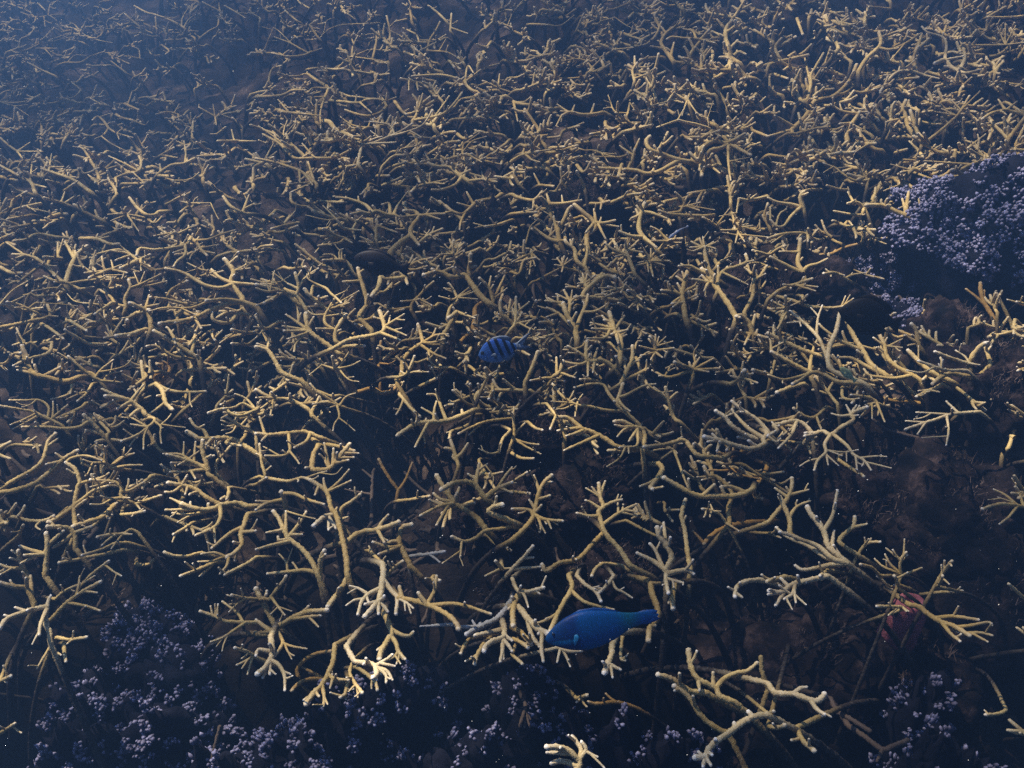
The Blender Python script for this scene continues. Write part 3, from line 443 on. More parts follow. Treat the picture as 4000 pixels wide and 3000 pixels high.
(1, 3): """
T160,420 60,230 0,110
60,200 140,200 130,180 240,40 260,0; 130,180 180,250 250,340; 180,260 125,330; 200,270 310,305
T100,500 240,410 340,350 450,310 615,295; 300,370 560,340; 460,360 540,440; 110,460 0,380
wT130,520 140,620 130,710 70,800 10,850; 150,650 100,650 20,640 0,690; 130,730 60,880; 130,740 120,850; 150,730 190,760 240,840 250,900 250,990; 240,830 300,850; 110,800 170,850
190,480 230,560 220,610 160,690; 230,580 320,610 440,630; 250,600 280,660 330,690; 280,660 310,720
T800,0 740,110 670,200 620,270
wT1100,-100 1100,0 1090,80 1070,200 1050,230 940,350; 1080,100 970,160 910,230 880,335; 970,160 890,110 810,85; 930,190 850,210 780,255; 1060,230 940,245; 1070,230 1060,330; 1080,210 1140,310; 1100,30 1180,140 1220,190 1210,330; 1220,190 1300,230 1360,280; 1280,240 1290,300; 1310,240 1340,325
T1110,330 1150,420 1170,500 1110,600 1080,660 1070,720; 1170,510 1210,580 1230,650 1290,720; 1180,470 1260,510 1320,520 1360,485; 1100,620 1050,640; 1230,650 1190,700 1070,760; 1240,660 1270,720; 1200,690 1250,760
wT780,610 830,700 860,740 960,750 1030,780 1040,850 1010,880; 1030,780 1130,720 1180,680; 1050,790 1130,820 1180,900; 1040,800 1120,850 1125,920; 1080,770 1200,780; 1040,840 1040,900
T680,600 670,720 630,830 570,940 500,1010 430,1110; 630,850 680,890 800,900; 660,890 640,970; 570,940 590,1050 580,1130; 580,1050 620,1110; 480,1030 410,1075
y600,900 480,890 380,920 310,990; 600,850 480,830 400,790
840,740 810,830 850,920 920,1010; 850,930 800,1000; 870,950 880,1050
y800,900 770,1020 730,1050; 770,1020 775,1065
y370,900 360,800 430,720 520,670 650,650
T1230,190 1390,220 1530,270 1660,340 1740,420 1750,460; 1530,230 1700,240 1850,270 2030,330; 1490,220 1400,145; 1270,200 1240,90; 1500,220 1540,130 1560,0
gT2212,210 2150,300 2080,370 2000,410 1900,460 1820,505; 1980,420 1900,440 1750,440 1690,420 1520,430; 1700,440 1420,435; 1920,430 1940,405; 1900,440 1870,385
wT2145,440 2140,530 2050,560 1990,600 1970,650; 2140,540 2130,640 2110,740; 2130,640 2140,720; 2150,540 2180,600 2212,650; 2140,520 2212,560; 2140,470 2050,480 1890,515
w2000,560 1960,600 1910,690 1890,760; 1840,540 1790,620 1770,670
y870,790 960,850 1030,920 1050,985
1540,80 1550,0 1520,30 1590,40
""",
(2, 3): """
w0,540 70,570 140,620; 0,680 90,760
T100,140 40,190 10,300 10,430
w0,20 40,110 80,140 160,130 275,100; 100,150 120,200 140,270; 200,130 240,155
T490,0 520,100 440,240 400,320 330,480; 520,110 620,220 740,260 880,290; 400,320 300,380 210,410; 350,370 290,370
w560,0 640,80 720,130 770,220; 880,0 820,80 750,150; 860,50 900,110 960,140 1040,190; 690,100 800,110
wT60,270 150,380 230,460 310,500; 270,480 255,620 270,740; 100,400 170,510 240,610; 80,490 160,575
w400,620 500,650 600,645; 410,640 400,700 390,745; 430,640 480,720 505,785
wT920,490 870,590 860,680 830,760 800,840; 860,770 940,810; 870,770 870,880
y960,480 940,700 980,730
T1140,30 1190,50 1210,150 1260,290 1240,380 1190,450 1180,560; 1220,440 1240,430; 1190,60 1280,60 1330,40
w1330,0 1330,30 1340,100 1350,150; 1340,20 1480,60; 1400,30 1400,100; 1330,60 1300,80
T1410,60 1390,180 1390,280
wT2212,45 2100,35 2000,55 1940,100 1925,180; 1950,150 1990,185
T1680,1010 1560,1000 1460,950 1380,890 1260,855
T1930,1090 1800,1040 1760,970 1640,910 1580,860 1540,760 1525,640; 1770,960 1830,890 1930,840 2030,820 2120,750; 1590,920 1620,990
dT2212,980 2160,820 2150,700
T1870,1360 1740,1300 1620,1190 1530,1050 1400,950
wT2212,1200 2080,1220 1930,1310 1870,1360 1760,1430 1690,1510 1670,1560 1580,1570; 1670,1560 1720,1640; 1670,1560 1650,1650; 1660,1550 1610,1520; 1930,1300 1920,1270; 2080,1230 2040,1170
wT580,1659 580,1600 500,1520 400,1480 300,1480; 580,1600 600,1500 560,1440 520,1385; 610,1590 640,1500 600,1430; 540,1640 440,1600 340,1620; 500,1560 400,1530 300,1525; 680,1540 740,1565; 680,1600 800,1659
y1050,1130 900,1090 740,1105 660,1090; 560,1060 650,1030
d120,1130 80,1250 70,1300; 125,1170 110,1310; 140,1160 155,1310; 140,1150 160,1240
""",
(3, 3): """
wT520,0 380,30 200,80 120,140 10,130; 150,10 0,50; 170,70 110,20; 220,100 215,150 140,200; 160,110 100,200 65,255; 210,130 240,230; 230,170 330,250; 165,200 210,290; 310,30 325,55; 90,150 0,160
yT1130,80 1050,100 950,0
1120,100 1110,30 1090,0
T1220,250 1310,270 1400,340 1500,400 1600,430 1740,515; 1460,350 1600,350 1820,380; 1620,440 1740,430 1900,400 1935,425; 1500,410 1580,500 1660,565; 1740,470 1830,490 1940,515; 1770,490 1900,570
1160,290 1160,270 1060,265 940,262; 1130,280 1040,340; 1160,270 1215,305
1470,90 1500,30 1510,0
y1500,140 1600,140 1680,130
wT0,930 50,1000 130,1020 220,1020 330,1060 420,1080 470,1050 490,1020; 220,1010 280,970 335,960; 370,1090 420,1150 490,1200; 440,1150 470,1210
w0,1190 50,1170
w0,1300 80,1310 145,1290
T250,1310 300,1420 400,1510
dT540,1060 600,1170 720,1240 880,1340
dT700,1300 850,1400 990,1500 1100,1460 1210,1420; 990,1500 940,1600
2212,190 2080,70
y2060,1160 1990,1190 1880,1200; 1900,1200 1870,1160
"""}

DAPPLE_SHIFT = (3.0, 0.0, 0.0)                          # shift of the painted dapple, set to place its bright patches
# ------------------------------------------------------------------ helpers
R = random.Random(7); NR = np.random.default_rng(11)
COL = S.collection
F = 4000 * LENS / 36.0
FWD = np.array((0, math.cos(DEP), -math.sin(DEP))); UP = np.array((0, math.sin(DEP), math.cos(DEP)))
RIGHT = np.array((1.0, 0, 0)); EYE = np.array((0, 0, H))

def ray(u, v):
    d = RIGHT * ((u - 2000) / F) + UP * (-(v - 1500) / F) + FWD
    return d
def project(p):
    q = np.asarray(p) - EYE
    z = q @ FWD
    return 2000 + F * (q @ RIGHT) / z, 1500 - F * (q @ UP) / z, z
def sstep(a, b, x):
    t = np.clip((x - a) / (b - a), 0, 1); return t * t * (3 - 2 * t)
def canopy(x, y):
    """height of the coral thicket's upper side"""
    return (0.13 * np.clip(x, -4, 4) * sstep(2.0, 5.5, y) - 0.28 * sstep(0.2, -2.4, x) * sstep(2.6, 5.2, y)
            + 0.05 * sstep(2.2, 3.2, y) * np.sin(3.1 * x + 0.6) * np.sin(3.7 * y + 1.2)
            + 0.035 * np.sin(2.1 * x + 1.0) * np.sin(1.7 * y + 0.4) + 0.02 * np.sin(4.3 * x - 2.2 * y)
            + 0.10 * sstep(0.9, 2.2, x) * sstep(2.6, 1.8, y) )
def hit(u, v, h=0.0):
    d = ray(u, v); z = 0.0
    for _ in range(12):
        t = (H - z - h) / (-d[2]); p = EYE + d * t
        z = 0.5 * z + 0.5 * float(canopy(p[0], p[1]))
    return EYE + d * ((H - z - h) / (-d[2]))
HOLES = []
for (u, v, r) in ((1450, 1760, 0.26), (940, 260, 0.35), (1560, 350, 0.25), (250, 2050, 0.2), (700, 2150, 0.2), (2500, 1850, 0.2), (2700, 2250, 0.25),
                  (3300, 2150, 0.3), (3500, 870, 0.2), (1300, 2480, 0.22), (3200, 800, 0.2), (2350, 400, 0.2), (150, 1300, 0.2)):
    p = hit(u, v, -0.2); HOLES.append((p[0], p[1], r))
def seabed(x, y):
    x = np.asarray(x, float); y = np.asarray(y, float)
    d = 0.27 - 0.09 * sstep(2.3, 3.6, y) + 0.05 * np.sin(5.1 * x + 0.7) * np.sin(4.3 * y + 1.9) + 0.03 * np.sin(11 * x + 3 * y) * np.sin(9 * y - 2 * x)
    for (hx, hy, r) in HOLES:
        d = d + 0.22 * np.exp(-((x - hx) ** 2 + (y - hy) ** 2) / (r * r * 0.6))
    d = d + 0.52 * sstep(1.40, 1.02, y) + 0.22 * sstep(0.25, 0.8, x) * sstep(2.1, 1.3, y)
    return canopy(x, y) - d

def mesh_obj(name, verts, faces, mat, parent=None, smooth=True, cc=None):
    me = bpy.data.meshes.new(name)
    verts = np.asarray(verts, np.float32)
    if isinstance(faces, np.ndarray):
        k = faces.shape[1]; n = len(faces)
        me.vertices.add(len(verts)); me.vertices.foreach_set("co", verts.ravel())
        me.loops.add(n * k); me.loops.foreach_set("vertex_index", faces.astype(np.int32).ravel())
        me.polygons.add(n); me.polygons.foreach_set("loop_start", np.arange(0, n * k, k, dtype=np.int32))
        me.update(calc_edges=True)
    else:
        me.from_pydata([tuple(map(float, q)) for q in verts], [], faces)
    me.polygons.foreach_set("use_smooth", [smooth] * len(me.polygons))
    if cc is not None:
        a = me.attributes.new("cc", 'FLOAT_COLOR', 'POINT')
        a.data.foreach_set("color", np.asarray(cc, np.float32).ravel())
    me.materials.append(mat); me.update()
    o = bpy.data.objects.new(name, me); COL.objects.link(o)
    if parent is not None: o.parent = parent
    return o
def empty(name, loc):
    o = bpy.data.objects.new(name, None); COL.objects.link(o); o.location = tuple(map(float, loc))
    o.empty_display_size = 0.05
    return o
def tag(o, label=None, cat=None, group=None, kind=None):
    for k, val in (("label", label), ("category", cat), ("group", group), ("kind", kind)):
        if val: o[k] = val
    return o

# ------------------------------------------------------------------ materials
def new_mat(name):
    m = bpy.data.materials.new(name); m.use_nodes = True
    nt = m.node_tree; b = nt.nodes["Principled BSDF"]
    b.inputs["Specular IOR Level"].default_value = 0.15
    return m, nt, b
def nd(nt, typ, **kw):
    n = nt.nodes.new(typ)
    for k, val in kw.items(): setattr(n, k, val)
    return n
def mixc(nt, fac, a, b, blend='MIX'):
    n = nt.nodes.new("ShaderNodeMix"); n.data_type = 'RGBA'; n.blend_type = blend
    for sock, val in ((n.inputs[0], fac), (n.inputs[6], a), (n.inputs[7], b)):
        if hasattr(val, "node"): nt.links.new(val, sock)
        elif isinstance(val, (int, float)): sock.default_value = val
        else: sock.default_value = (*val, 1)
    return n.outputs[2]
def noise_tex(nt, scale, detail=4, rough=0.6, coord=None):
    n = nd(nt, "ShaderNodeTexNoise"); n.inputs["Scale"].default_value = scale
    n.inputs["Detail"].default_value = detail; n.inputs["Roughness"].default_value = rough
    if coord is not None: nt.links.new(coord, n.inputs["Vector"])
    return n
def ramp(nt, src, stops):
    r = nd(nt, "ShaderNodeValToRGB"); e = r.color_ramp.elements
    while len(e) < len(stops): e.new(0.5)
    for i, (p, c) in enumerate(stops):
        e[i].position = p; e[i].color = (*c, 1) if len(c) == 3 else c
    nt.links.new(src, r.inputs[0]); return r.outputs[0]
def bump(nt, bsdf, src, strength, dist):
    b = nd(nt, "ShaderNodeBump"); b.inputs["Strength"].default_value = strength; b.inputs["Distance"].default_value = dist
    nt.links.new(src, b.inputs["Height"]); nt.links.new(b.outputs[0], bsdf.inputs["Normal"])

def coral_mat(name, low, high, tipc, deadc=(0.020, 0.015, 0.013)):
    m, nt, b = new_mat(name)
    at = nd(nt, "ShaderNodeAttribute", attribute_name="cc")
    sep = nd(nt, "ShaderNodeSeparateColor"); nt.links.new(at.outputs["Color"], sep.inputs[0])
    geo = nd(nt, "ShaderNodeNewGeometry")
    n1 = noise_tex(nt, 14, 3, 0.6, geo.outputs["Position"])
    n2 = noise_tex(nt, 170, 3, 0.7, geo.outputs["Position"])
    base = mixc(nt, sep.outputs[2], low, high)
    mott = ramp(nt, n1.outputs["Fac"], [(0.28, (0.52, 0.47, 0.40)), (0.46, (0.92, 0.90, 0.78)), (0.68, (1.16, 1.12, 1.06))])
    base = mixc(nt, 1.0, base, mott, 'MULTIPLY')
    fine = ramp(nt, n2.outputs["Fac"], [(0.35, (0.88, 0.87, 0.85)), (0.65, (1.09, 1.085, 1.08))])
    base = mixc(nt, 1.0, base, fine, 'MULTIPLY')
    n3 = noise_tex(nt, 6.5, 5, 0.7, geo.outputs["Position"])
    scar = ramp(nt, n3.outputs["Fac"], [(0.63, (0, 0, 0)), (0.70, (0.75, 0.75, 0.75))])
    base = mixc(nt, scar, base, (0.085, 0.060, 0.036))
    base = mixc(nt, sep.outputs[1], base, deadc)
    base = mixc(nt, sep.outputs[0], base, tipc)
    nt.links.new(base, b.inputs["Base Color"])
    b.inputs["Roughness"].default_value = 0.75
    vo = nd(nt, "ShaderNodeTexVoronoi"); vo.inputs["Scale"].default_value = 330
    nt.links.new(geo.outputs["Position"], vo.inputs["Vector"])
    bump(nt, b, vo.outputs["Distance"], 0.55, 0.0016)
    return m
M = {}
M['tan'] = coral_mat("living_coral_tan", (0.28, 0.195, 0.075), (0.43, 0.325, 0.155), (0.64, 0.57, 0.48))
M['pale'] = coral_mat("coral_bleached_and_sunlit", (0.35, 0.275, 0.16), (0.45, 0.37, 0.25), (0.70, 0.66, 0.63))  # some truly bleached, others tan coral with dappled sunlight painted in
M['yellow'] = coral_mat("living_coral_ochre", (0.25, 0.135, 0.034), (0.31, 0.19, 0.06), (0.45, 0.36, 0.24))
M['grey'] = coral_mat("bleached_coral_grey", (0.17, 0.17, 0.19), (0.25, 0.25, 0.27), (0.38, 0.38, 0.42))
M['dead'] = coral_mat("dead_coral_brown", (0.055, 0.040, 0.034), (0.085, 0.062, 0.054), (0.10, 0.08, 0.075))

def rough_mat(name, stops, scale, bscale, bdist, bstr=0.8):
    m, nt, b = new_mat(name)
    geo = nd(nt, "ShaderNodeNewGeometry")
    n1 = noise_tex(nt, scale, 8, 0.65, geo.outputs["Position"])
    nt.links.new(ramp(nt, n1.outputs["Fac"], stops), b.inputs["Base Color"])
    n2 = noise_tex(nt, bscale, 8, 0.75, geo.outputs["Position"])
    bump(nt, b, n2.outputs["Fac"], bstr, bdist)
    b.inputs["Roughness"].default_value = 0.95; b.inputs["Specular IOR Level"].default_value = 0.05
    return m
M['seabed'] = rough_mat("algae_rubble_floor_painted_shade", [(0.38, (0.002, 0.002, 0.003)), (0.54, (0.006, 0.0045, 0.0045)), (0.72, (0.030, 0.020, 0.018))], 4.5, 40, 0.03)  # dark algae, darkened further in colour as shade on the near drop
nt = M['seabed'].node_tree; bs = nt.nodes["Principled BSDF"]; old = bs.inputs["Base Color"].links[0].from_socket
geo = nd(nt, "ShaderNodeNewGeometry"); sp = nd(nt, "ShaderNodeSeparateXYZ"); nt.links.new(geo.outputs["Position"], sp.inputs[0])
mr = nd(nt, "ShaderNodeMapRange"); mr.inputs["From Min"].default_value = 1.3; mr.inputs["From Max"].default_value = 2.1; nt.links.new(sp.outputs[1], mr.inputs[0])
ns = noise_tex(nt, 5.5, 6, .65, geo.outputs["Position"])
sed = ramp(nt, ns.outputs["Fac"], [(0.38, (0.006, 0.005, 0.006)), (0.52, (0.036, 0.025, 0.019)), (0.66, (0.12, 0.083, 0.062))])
nt.links.new(mixc(nt, mr.outputs[0], old, sed), bs.inputs["Base Color"])  # shade-darkened tone up close, brown sediment farther out
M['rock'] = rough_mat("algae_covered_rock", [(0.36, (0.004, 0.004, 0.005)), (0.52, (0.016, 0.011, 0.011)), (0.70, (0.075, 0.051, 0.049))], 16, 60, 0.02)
M['turf'] = rough_mat("turf_algae_strand", [(0.3, (0.045, 0.032, 0.028)), (0.7, (0.15, 0.11, 0.10))], 12, 60, 0.002)
M['mound'] = rough_mat("knobby_coral_base", [(0.3, (0.003, 0.003, 0.007)), (0.7, (0.011, 0.011, 0.020))], 20, 80, 0.01)
m, nt, b = new_mat("knobby_coral_knob")
at = nd(nt, "ShaderNodeAttribute", attribute_name="cc"); sep = nd(nt, "ShaderNodeSeparateColor"); nt.links.new(at.outputs["Color"], sep.inputs[0])
nt.links.new(mixc(nt, sep.outputs[0], mixc(nt, sep.outputs[2], (0.035, 0.034, 0.066), (0.08, 0.074, 0.125)), (0.30, 0.29, 0.45)), b.inputs["Base Color"])
b.inputs["Roughness"].default_value = 0.8; M['knob'] = m

# ------------------------------------------------------------------ tubes
def smooth_path(P, k):
    P = np.asarray(P, float)
    if len(P) == 2: 
        t = np.linspace(0, 1, max(3, k + 1))[:, None]; return P[0] * (1 - t) + P[1] * t
    Q = np.vstack([2 * P[0] - P[1], P, 2 * P[-1] - P[-2]]); out = []
    for i in range(1, len(Q) - 2):
        a, b_, c, d = Q[i - 1], Q[i], Q[i + 1], Q[i + 2]
        for t in np.linspace(0, 1, k, endpoint=False):
            out.append(0.5 * (2 * b_ + (c - a) * t + (2 * a - 5 * b_ + 4 * c - d) * t * t + (3 * b_ - a - 3 * c + d) * t ** 3))
    out.append(P[-1]); return np.array(out)
def resample(P, step, extra=None):
    seg = np.linalg.norm(np.diff(P, axis=0), axis=1); s = np.concatenate([[0], np.cumsum(seg)])
    n = max(4, int(s[-1] / step) + 1); q = np.linspace(0, s[-1], n)
    out = np.stack([np.interp(q, s, P[:, i]) for i in range(3)], 1)
    return out, q, (np.interp(q, s, extra) if extra is not None else None)
def tube(P, q, r0, r1, sides, bump_amt, dead, tone, tipped=True, spiky=0.0, white=1.0):
    """closed rounded tube along P; returns verts, quads, colour (tip, dead, tone)"""
    n = len(P); L = q[-1]
    f = q / L
    rad = r0 + (r1 - r0) * f ** 0.8
    T = np.gradient(P, axis=0); T /= np.linalg.norm(T, axis=1)[:, None] + 1e-9
    ref = np.array((0.0, 0, 1)) if abs(T[0, 2]) < 0.9 else np.array((1.0, 0, 0))
    A = np.cross(T, ref); bad = np.linalg.norm(A, axis=1) < 0.15
    A[bad] = np.cross(T[bad], (0.7, 0.7, 0.1)); A /= np.linalg.norm(A, axis=1)[:, None]
    for i in range(1, n):
        a = A[i - 1] - T[i] * (A[i - 1] @ T[i]); A[i] = a / (np.linalg.norm(a) + 1e-9)
    B = np.cross(T, A)
    # rounded end: two more rings and a last small one
    endP = [P[-1] + T[-1] * r1 * e for e in (0.55, 0.9, 1.02)]; endR = [r1 * 0.84, r1 * 0.46, r1 * 0.10]
    P2 = np.vstack([P, endP]); rad2 = np.concatenate([rad, endR])
    A2 = np.vstack([A, [A[-1]] * 3]); B2 = np.vstack([B, [B[-1]] * 3])
    m_ = len(P2); ang = np.arange(sides) * 2 * np.pi / sides
    rr = rad2[:, None] * (1 + bump_amt * NR.standard_normal((m_, sides)))
    f2 = np.concatenate([f, [1, 1, 1]])
    if spiky > 0:
        sp = (NR.random((m_, sides)) > 0.62) * spiky * np.clip(f2 * 1.6 - 0.3, 0, 1)[:, None]; sp[-2:] = 0
        rr = rr * (1 + sp)
    V = P2[:, None, :] + rr[:, :, None] * (np.cos(ang)[None, :, None] * A2[:, None, :] + np.sin(ang)[None, :, None] * B2[:, None, :])
    i = np.arange(m_ - 1)[:, None] * sides; j = np.arange(sides)[None, :]; j2 = (j + 1) % sides
    Q = np.stack([i + j, i + j2, i + sides + j2, i + sides + j], 2).reshape(-1, 4)
    cap = (m_ - 1) * sides
    if sides == 6: Q = np.vstack([Q, [[cap, cap + 1, cap + 2, cap + 3], [cap, cap + 3, cap + 4, cap + 5]]])
    else: Q = np.vstack([Q, [[cap, cap + 1, cap + 2, cap + 3], [cap, cap + 3, cap + 4, cap + 5], [cap, cap + 5, cap + 6, cap + 7]]]) if sides == 8 else Q
    tip = np.zeros(m_)
    if tipped:
        dist = np.concatenate([L - q, [-r1 * .5, -r1 * .9, -r1]])
        tip = np.clip(1 - (dist + 0.001) / 0.0065, 0, 1) * R.uniform(0.45, 0.95) * white
        tip = np.maximum(tip, 0.16 * np.clip(1 - dist / 0.05, 0, 1))
    dd = np.concatenate([dead, [dead[-1]] * 3])
    cc = np.zeros((m_, sides, 4)); cc[..., 0] = tip[:, None]
    cc[..., 0] += (NR.random((m_, sides)) > 0.8) * 0.15 * np.clip(f2 - .3, 0, 1)[:, None] * (1 if tipped else 0)
    cc[..., 1] = dd[:, None]; cc[..., 2] = tone; cc[..., 3] = 1
    return V.reshape(-1, 3), Q, cc.reshape(-1, 4)

# ------------------------------------------------------------------ read the survey into corals
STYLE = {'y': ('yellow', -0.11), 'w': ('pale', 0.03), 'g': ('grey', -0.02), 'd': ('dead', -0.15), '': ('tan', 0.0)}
class Coral: pass
corals = []
def closest(pts, q):
    d = np.hypot(pts[:, 0] - q[0], pts[:, 1] - q[1]); i = int(d.argmin()); return i, d[i]
for (cx, cy), text in TRACES.items():
    for line in text.strip().splitlines():
        line = line.strip()
        if not line: continue
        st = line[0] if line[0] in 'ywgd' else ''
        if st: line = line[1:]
        thick = line[0] == 'T'
        if thick: line = line[1:]
        polys = []
        for br in line.split(';'):
            pts = [tuple(float(c) for c in p.split(',')) for p in br.split()]
            if len(pts) < 2: continue
            polys.append(np.array([(cx * 1000 + a / 2.212, cy * 750 + b_ / 2.212) for a, b_ in pts]))
        open_ = []
        for P in polys:
            best = None
            for c in open_:
                for bi, (BP, pr) in enumerate(c.br):
                    dense = smooth_path(np.c_[BP, np.zeros(len(BP))], 8)[:, :2]
                    i, d = closest(dense, P[0])
                    if d < 26 and (best is None or d < best[1]): best = (c, d, bi, i / (len(dense) - 1))
            if best: best[0].br.append((P, (best[2], best[3])))
            else:
                c = Coral(); c.br = [(P, None)]; c.style = st; c.thick = thick; open_.append(c)
        corals += open_

def jitter_path(P, amt):
    if len(P) > 2: P[1:-1] += NR.normal(0, amt, P[1:-1].shape)
    return P
def build_coral(c):
    """3-D centre lines: list of (points, r0, r1, dead along the line, is stem)"""
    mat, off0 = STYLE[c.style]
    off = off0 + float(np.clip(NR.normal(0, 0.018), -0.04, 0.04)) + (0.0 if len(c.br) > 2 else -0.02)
    tone = R.uniform(0.05, 0.95)
    lines = []; 
    for k, (P2, pr) in enumerate(c.br):
        seg = np.concatenate([[0], np.cumsum(np.linalg.norm(np.diff(P2, axis=0), axis=1))]); f = seg / max(seg[-1], 1e-6)
        r = 0.0072 * (1.45 if c.thick else 1.0) * R.uniform(0.9, 1.12)
        if pr is None:
            h = off - 0.035 + 0.05 * f
            P = np.array([hit(u, v, hh) for (u, v), hh in zip(P2, h)])
            P = smooth_path(P, 5)
            t = P[0] - P[min(3, len(P) - 1)]; t[2] = 0; t /= np.linalg.norm(t) + 1e-6
            zb = float(seabed(P[0][0], P[0][1])); dz = max(0.06, P[0][2] - zb)
            side = np.array((-t[1], t[0], 0)) * R.uniform(-.55, .55)
            foot = np.array([P[0] + (t * 0.42 + side) * dz * a + np.array((0, 0, -dz * b_)) for a, b_ in ((1.25, 1.08), (1.05, 0.75), (0.8, 0.42), (0.42, 0.16))])
            foot = smooth_path(np.vstack([foot, P[0], P[1]]), 4)[:-5]
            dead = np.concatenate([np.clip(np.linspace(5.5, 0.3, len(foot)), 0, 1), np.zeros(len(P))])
            full = np.vstack([foot, P])
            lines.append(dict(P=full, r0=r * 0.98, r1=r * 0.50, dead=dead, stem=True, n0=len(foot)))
        else:
            par = lines[pr[0]]; PP = par['P'][par['n0']:]; i = int(round(pr[1] * (len(PP) - 1)))
            root = PP[i]; rl = par['r0'] + (par['r1'] - par['r0']) * ((i + par['n0']) / len(par['P'])) ** 0.8
            hr = root[2] - float(canopy(root[0], root[1]))
            Lp = np.linalg.norm(root - EYE) / F * seg[-1]
            ht = hr + R.uniform(-0.12, 0.45) * min(Lp, 0.12)
            ht = min(ht, off + 0.05)
            P = np.array([root] + [hit(u, v, hr + (ht - hr) * ff) for (u, v), ff in list(zip(P2, f))[1:]])
            P = smooth_path(P, 5)
            r0 = min(rl * 0.92, r * (0.95 if Lp > 0.10 else 0.80))
            lines.append(dict(P=P, r0=r0, r1=r0 * R.uniform(0.42, 0.56), dead=np.zeros(len(P)), stem=False, n0=0))
    for l in list(lines):
        if mat in ('dead', 'grey'): break
        PP = l['P'][l['n0']:]; T_ = np.gradient(PP, axis=0)
        Lw = np.linalg.norm(np.diff(PP, axis=0), axis=1).sum()
        for _ in range(R.choice((0, 0, 1, 1) if not l['stem'] else (0, 1, 2, 2)) if Lw > .045 else 0):
            i = int(len(PP) * R.uniform(.35, .92)); t = T_[i] / (np.linalg.norm(T_[i]) + 1e-9)
            s_ = NR.normal(0, 1, 3) + (0, 0, .5); s_ -= t * (s_ @ t); s_ /= np.linalg.norm(s_) + 1e-9
            d = t * R.uniform(.4, .9) + s_; d /= np.linalg.norm(d); ln = R.uniform(.014, .034)
            rl = l['r0'] + (l['r1'] - l['r0']) * (i + l['n0']) / len(l['P'])
            fp = smooth_path(np.array([PP[i], PP[i] + d * ln * .55, PP[i] + d * ln + NR.normal(0, .002, 3) + (0, 0, .003)]), 4)
            lines.append(dict(P=fp, r0=rl * .72, r1=rl * .46, dead=np.zeros(len(fp)), stem=False, n0=0, small=True))
    return lines, mat, tone

def coral_size(c):
    n = 0
    for P2, _ in c.br:
        n += np.linalg.norm(np.diff(P2, axis=0), axis=1).sum()
    m_ = np.mean([P2[:, 1].mean() for P2, _ in c.br])
    return n * (0.5 + m_ / 3000)
corals.sort(key=coral_size, reverse=True)

# ------------------------------------------------------------------ the setting: sea floor, sea, haze
def axis(lo, hi, a, b_, fine, coarse):
    x = list(np.arange(lo, a, coarse)) + list(np.arange(a, b_, fine)) + list(np.arange(b_, hi + coarse, coarse)); return np.array(x)
gx = axis(-15, 15, -3.2, 3.6, 0.035, 0.6); gy = axis(-7, 20, 0.3, 6.5, 0.035, 0.6)
X, Y = np.meshgrid(gx, gy)
Z = seabed(X, Y)
for a in range(len(gy)):
    for b_ in range(len(gx)):
        x, y = gx[b_], gy[a]
        if -3.3 < x < 3.7 and 0.2 < y < 6.6:
            Z[a, b_] += 0.045 * noise.noise((x * 7, y * 7, 3)) + 0.028 * noise.noise((x * 19, y * 19, 8)) + 0.014 * noise.noise((x * 41, y * 41, 1))
nx, ny = len(gx), len(gy)
ii = (np.arange(ny - 1)[:, None] * nx + np.arange(nx - 1)[None, :]).ravel()
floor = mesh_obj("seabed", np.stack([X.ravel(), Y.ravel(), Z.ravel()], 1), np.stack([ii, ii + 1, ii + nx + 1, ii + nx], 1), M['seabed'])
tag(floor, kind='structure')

bx = (-15.6, 15.9, -7.6, 21.0, float(Z.min()) - 1.0, H + 0.25)
v = [(x, y, z) for x in bx[:2] for y in bx[2:4] for z in bx[4:]]
hz = bpy.data.materials.new("sea_water_haze"); hz.use_nodes = True
hn = hz.node_tree; hn.nodes.remove(hn.nodes["Principled BSDF"])
pv = hn.nodes.new("ShaderNodeVolumePrincipled")
pv.inputs["Color"].default_value = (0.18, 0.385, 0.93, 1); pv.inputs["Density"].default_value = 0.16
pv.inputs["Anisotropy"].default_value = 0.74
hn.links.new(pv.outputs[0], hn.nodes["Material Output"].inputs["Volume"])
haze = mesh_obj("haze", v, [(0, 1, 3, 2), (4, 6, 7, 5), (0, 4, 5, 1), (2, 3, 7, 6), (0, 2, 6, 4), (1, 5, 7, 3)], hz, smooth=False)
tag(haze, kind='stuff')

# unseen sea surface, added to dapple the sun; its see-through texture paints the caustics
wm = bpy.data.materials.new("sea_surface_dapple_filter"); wm.use_nodes = True; nt = wm.node_tree
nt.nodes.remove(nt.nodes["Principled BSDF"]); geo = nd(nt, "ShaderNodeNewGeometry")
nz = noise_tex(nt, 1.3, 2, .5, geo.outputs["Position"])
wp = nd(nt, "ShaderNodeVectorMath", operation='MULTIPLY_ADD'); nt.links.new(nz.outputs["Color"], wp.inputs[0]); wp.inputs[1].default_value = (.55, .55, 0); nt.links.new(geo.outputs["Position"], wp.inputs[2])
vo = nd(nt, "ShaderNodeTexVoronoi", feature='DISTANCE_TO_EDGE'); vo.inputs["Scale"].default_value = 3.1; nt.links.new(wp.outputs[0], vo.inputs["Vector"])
ad = nd(nt, "ShaderNodeVectorMath", operation='ADD'); nt.links.new(geo.outputs["Position"], ad.inputs[0]); ad.inputs[1].default_value = DAPPLE_SHIFT
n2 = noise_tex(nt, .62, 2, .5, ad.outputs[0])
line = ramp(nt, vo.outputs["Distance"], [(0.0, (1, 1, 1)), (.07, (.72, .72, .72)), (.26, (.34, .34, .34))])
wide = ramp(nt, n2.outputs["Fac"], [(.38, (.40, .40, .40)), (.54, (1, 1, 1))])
tr = nd(nt, "ShaderNodeBsdfTransparent"); nt.links.new(mixc(nt, 1.0, line, wide, 'MULTIPLY'), tr.inputs["Color"])
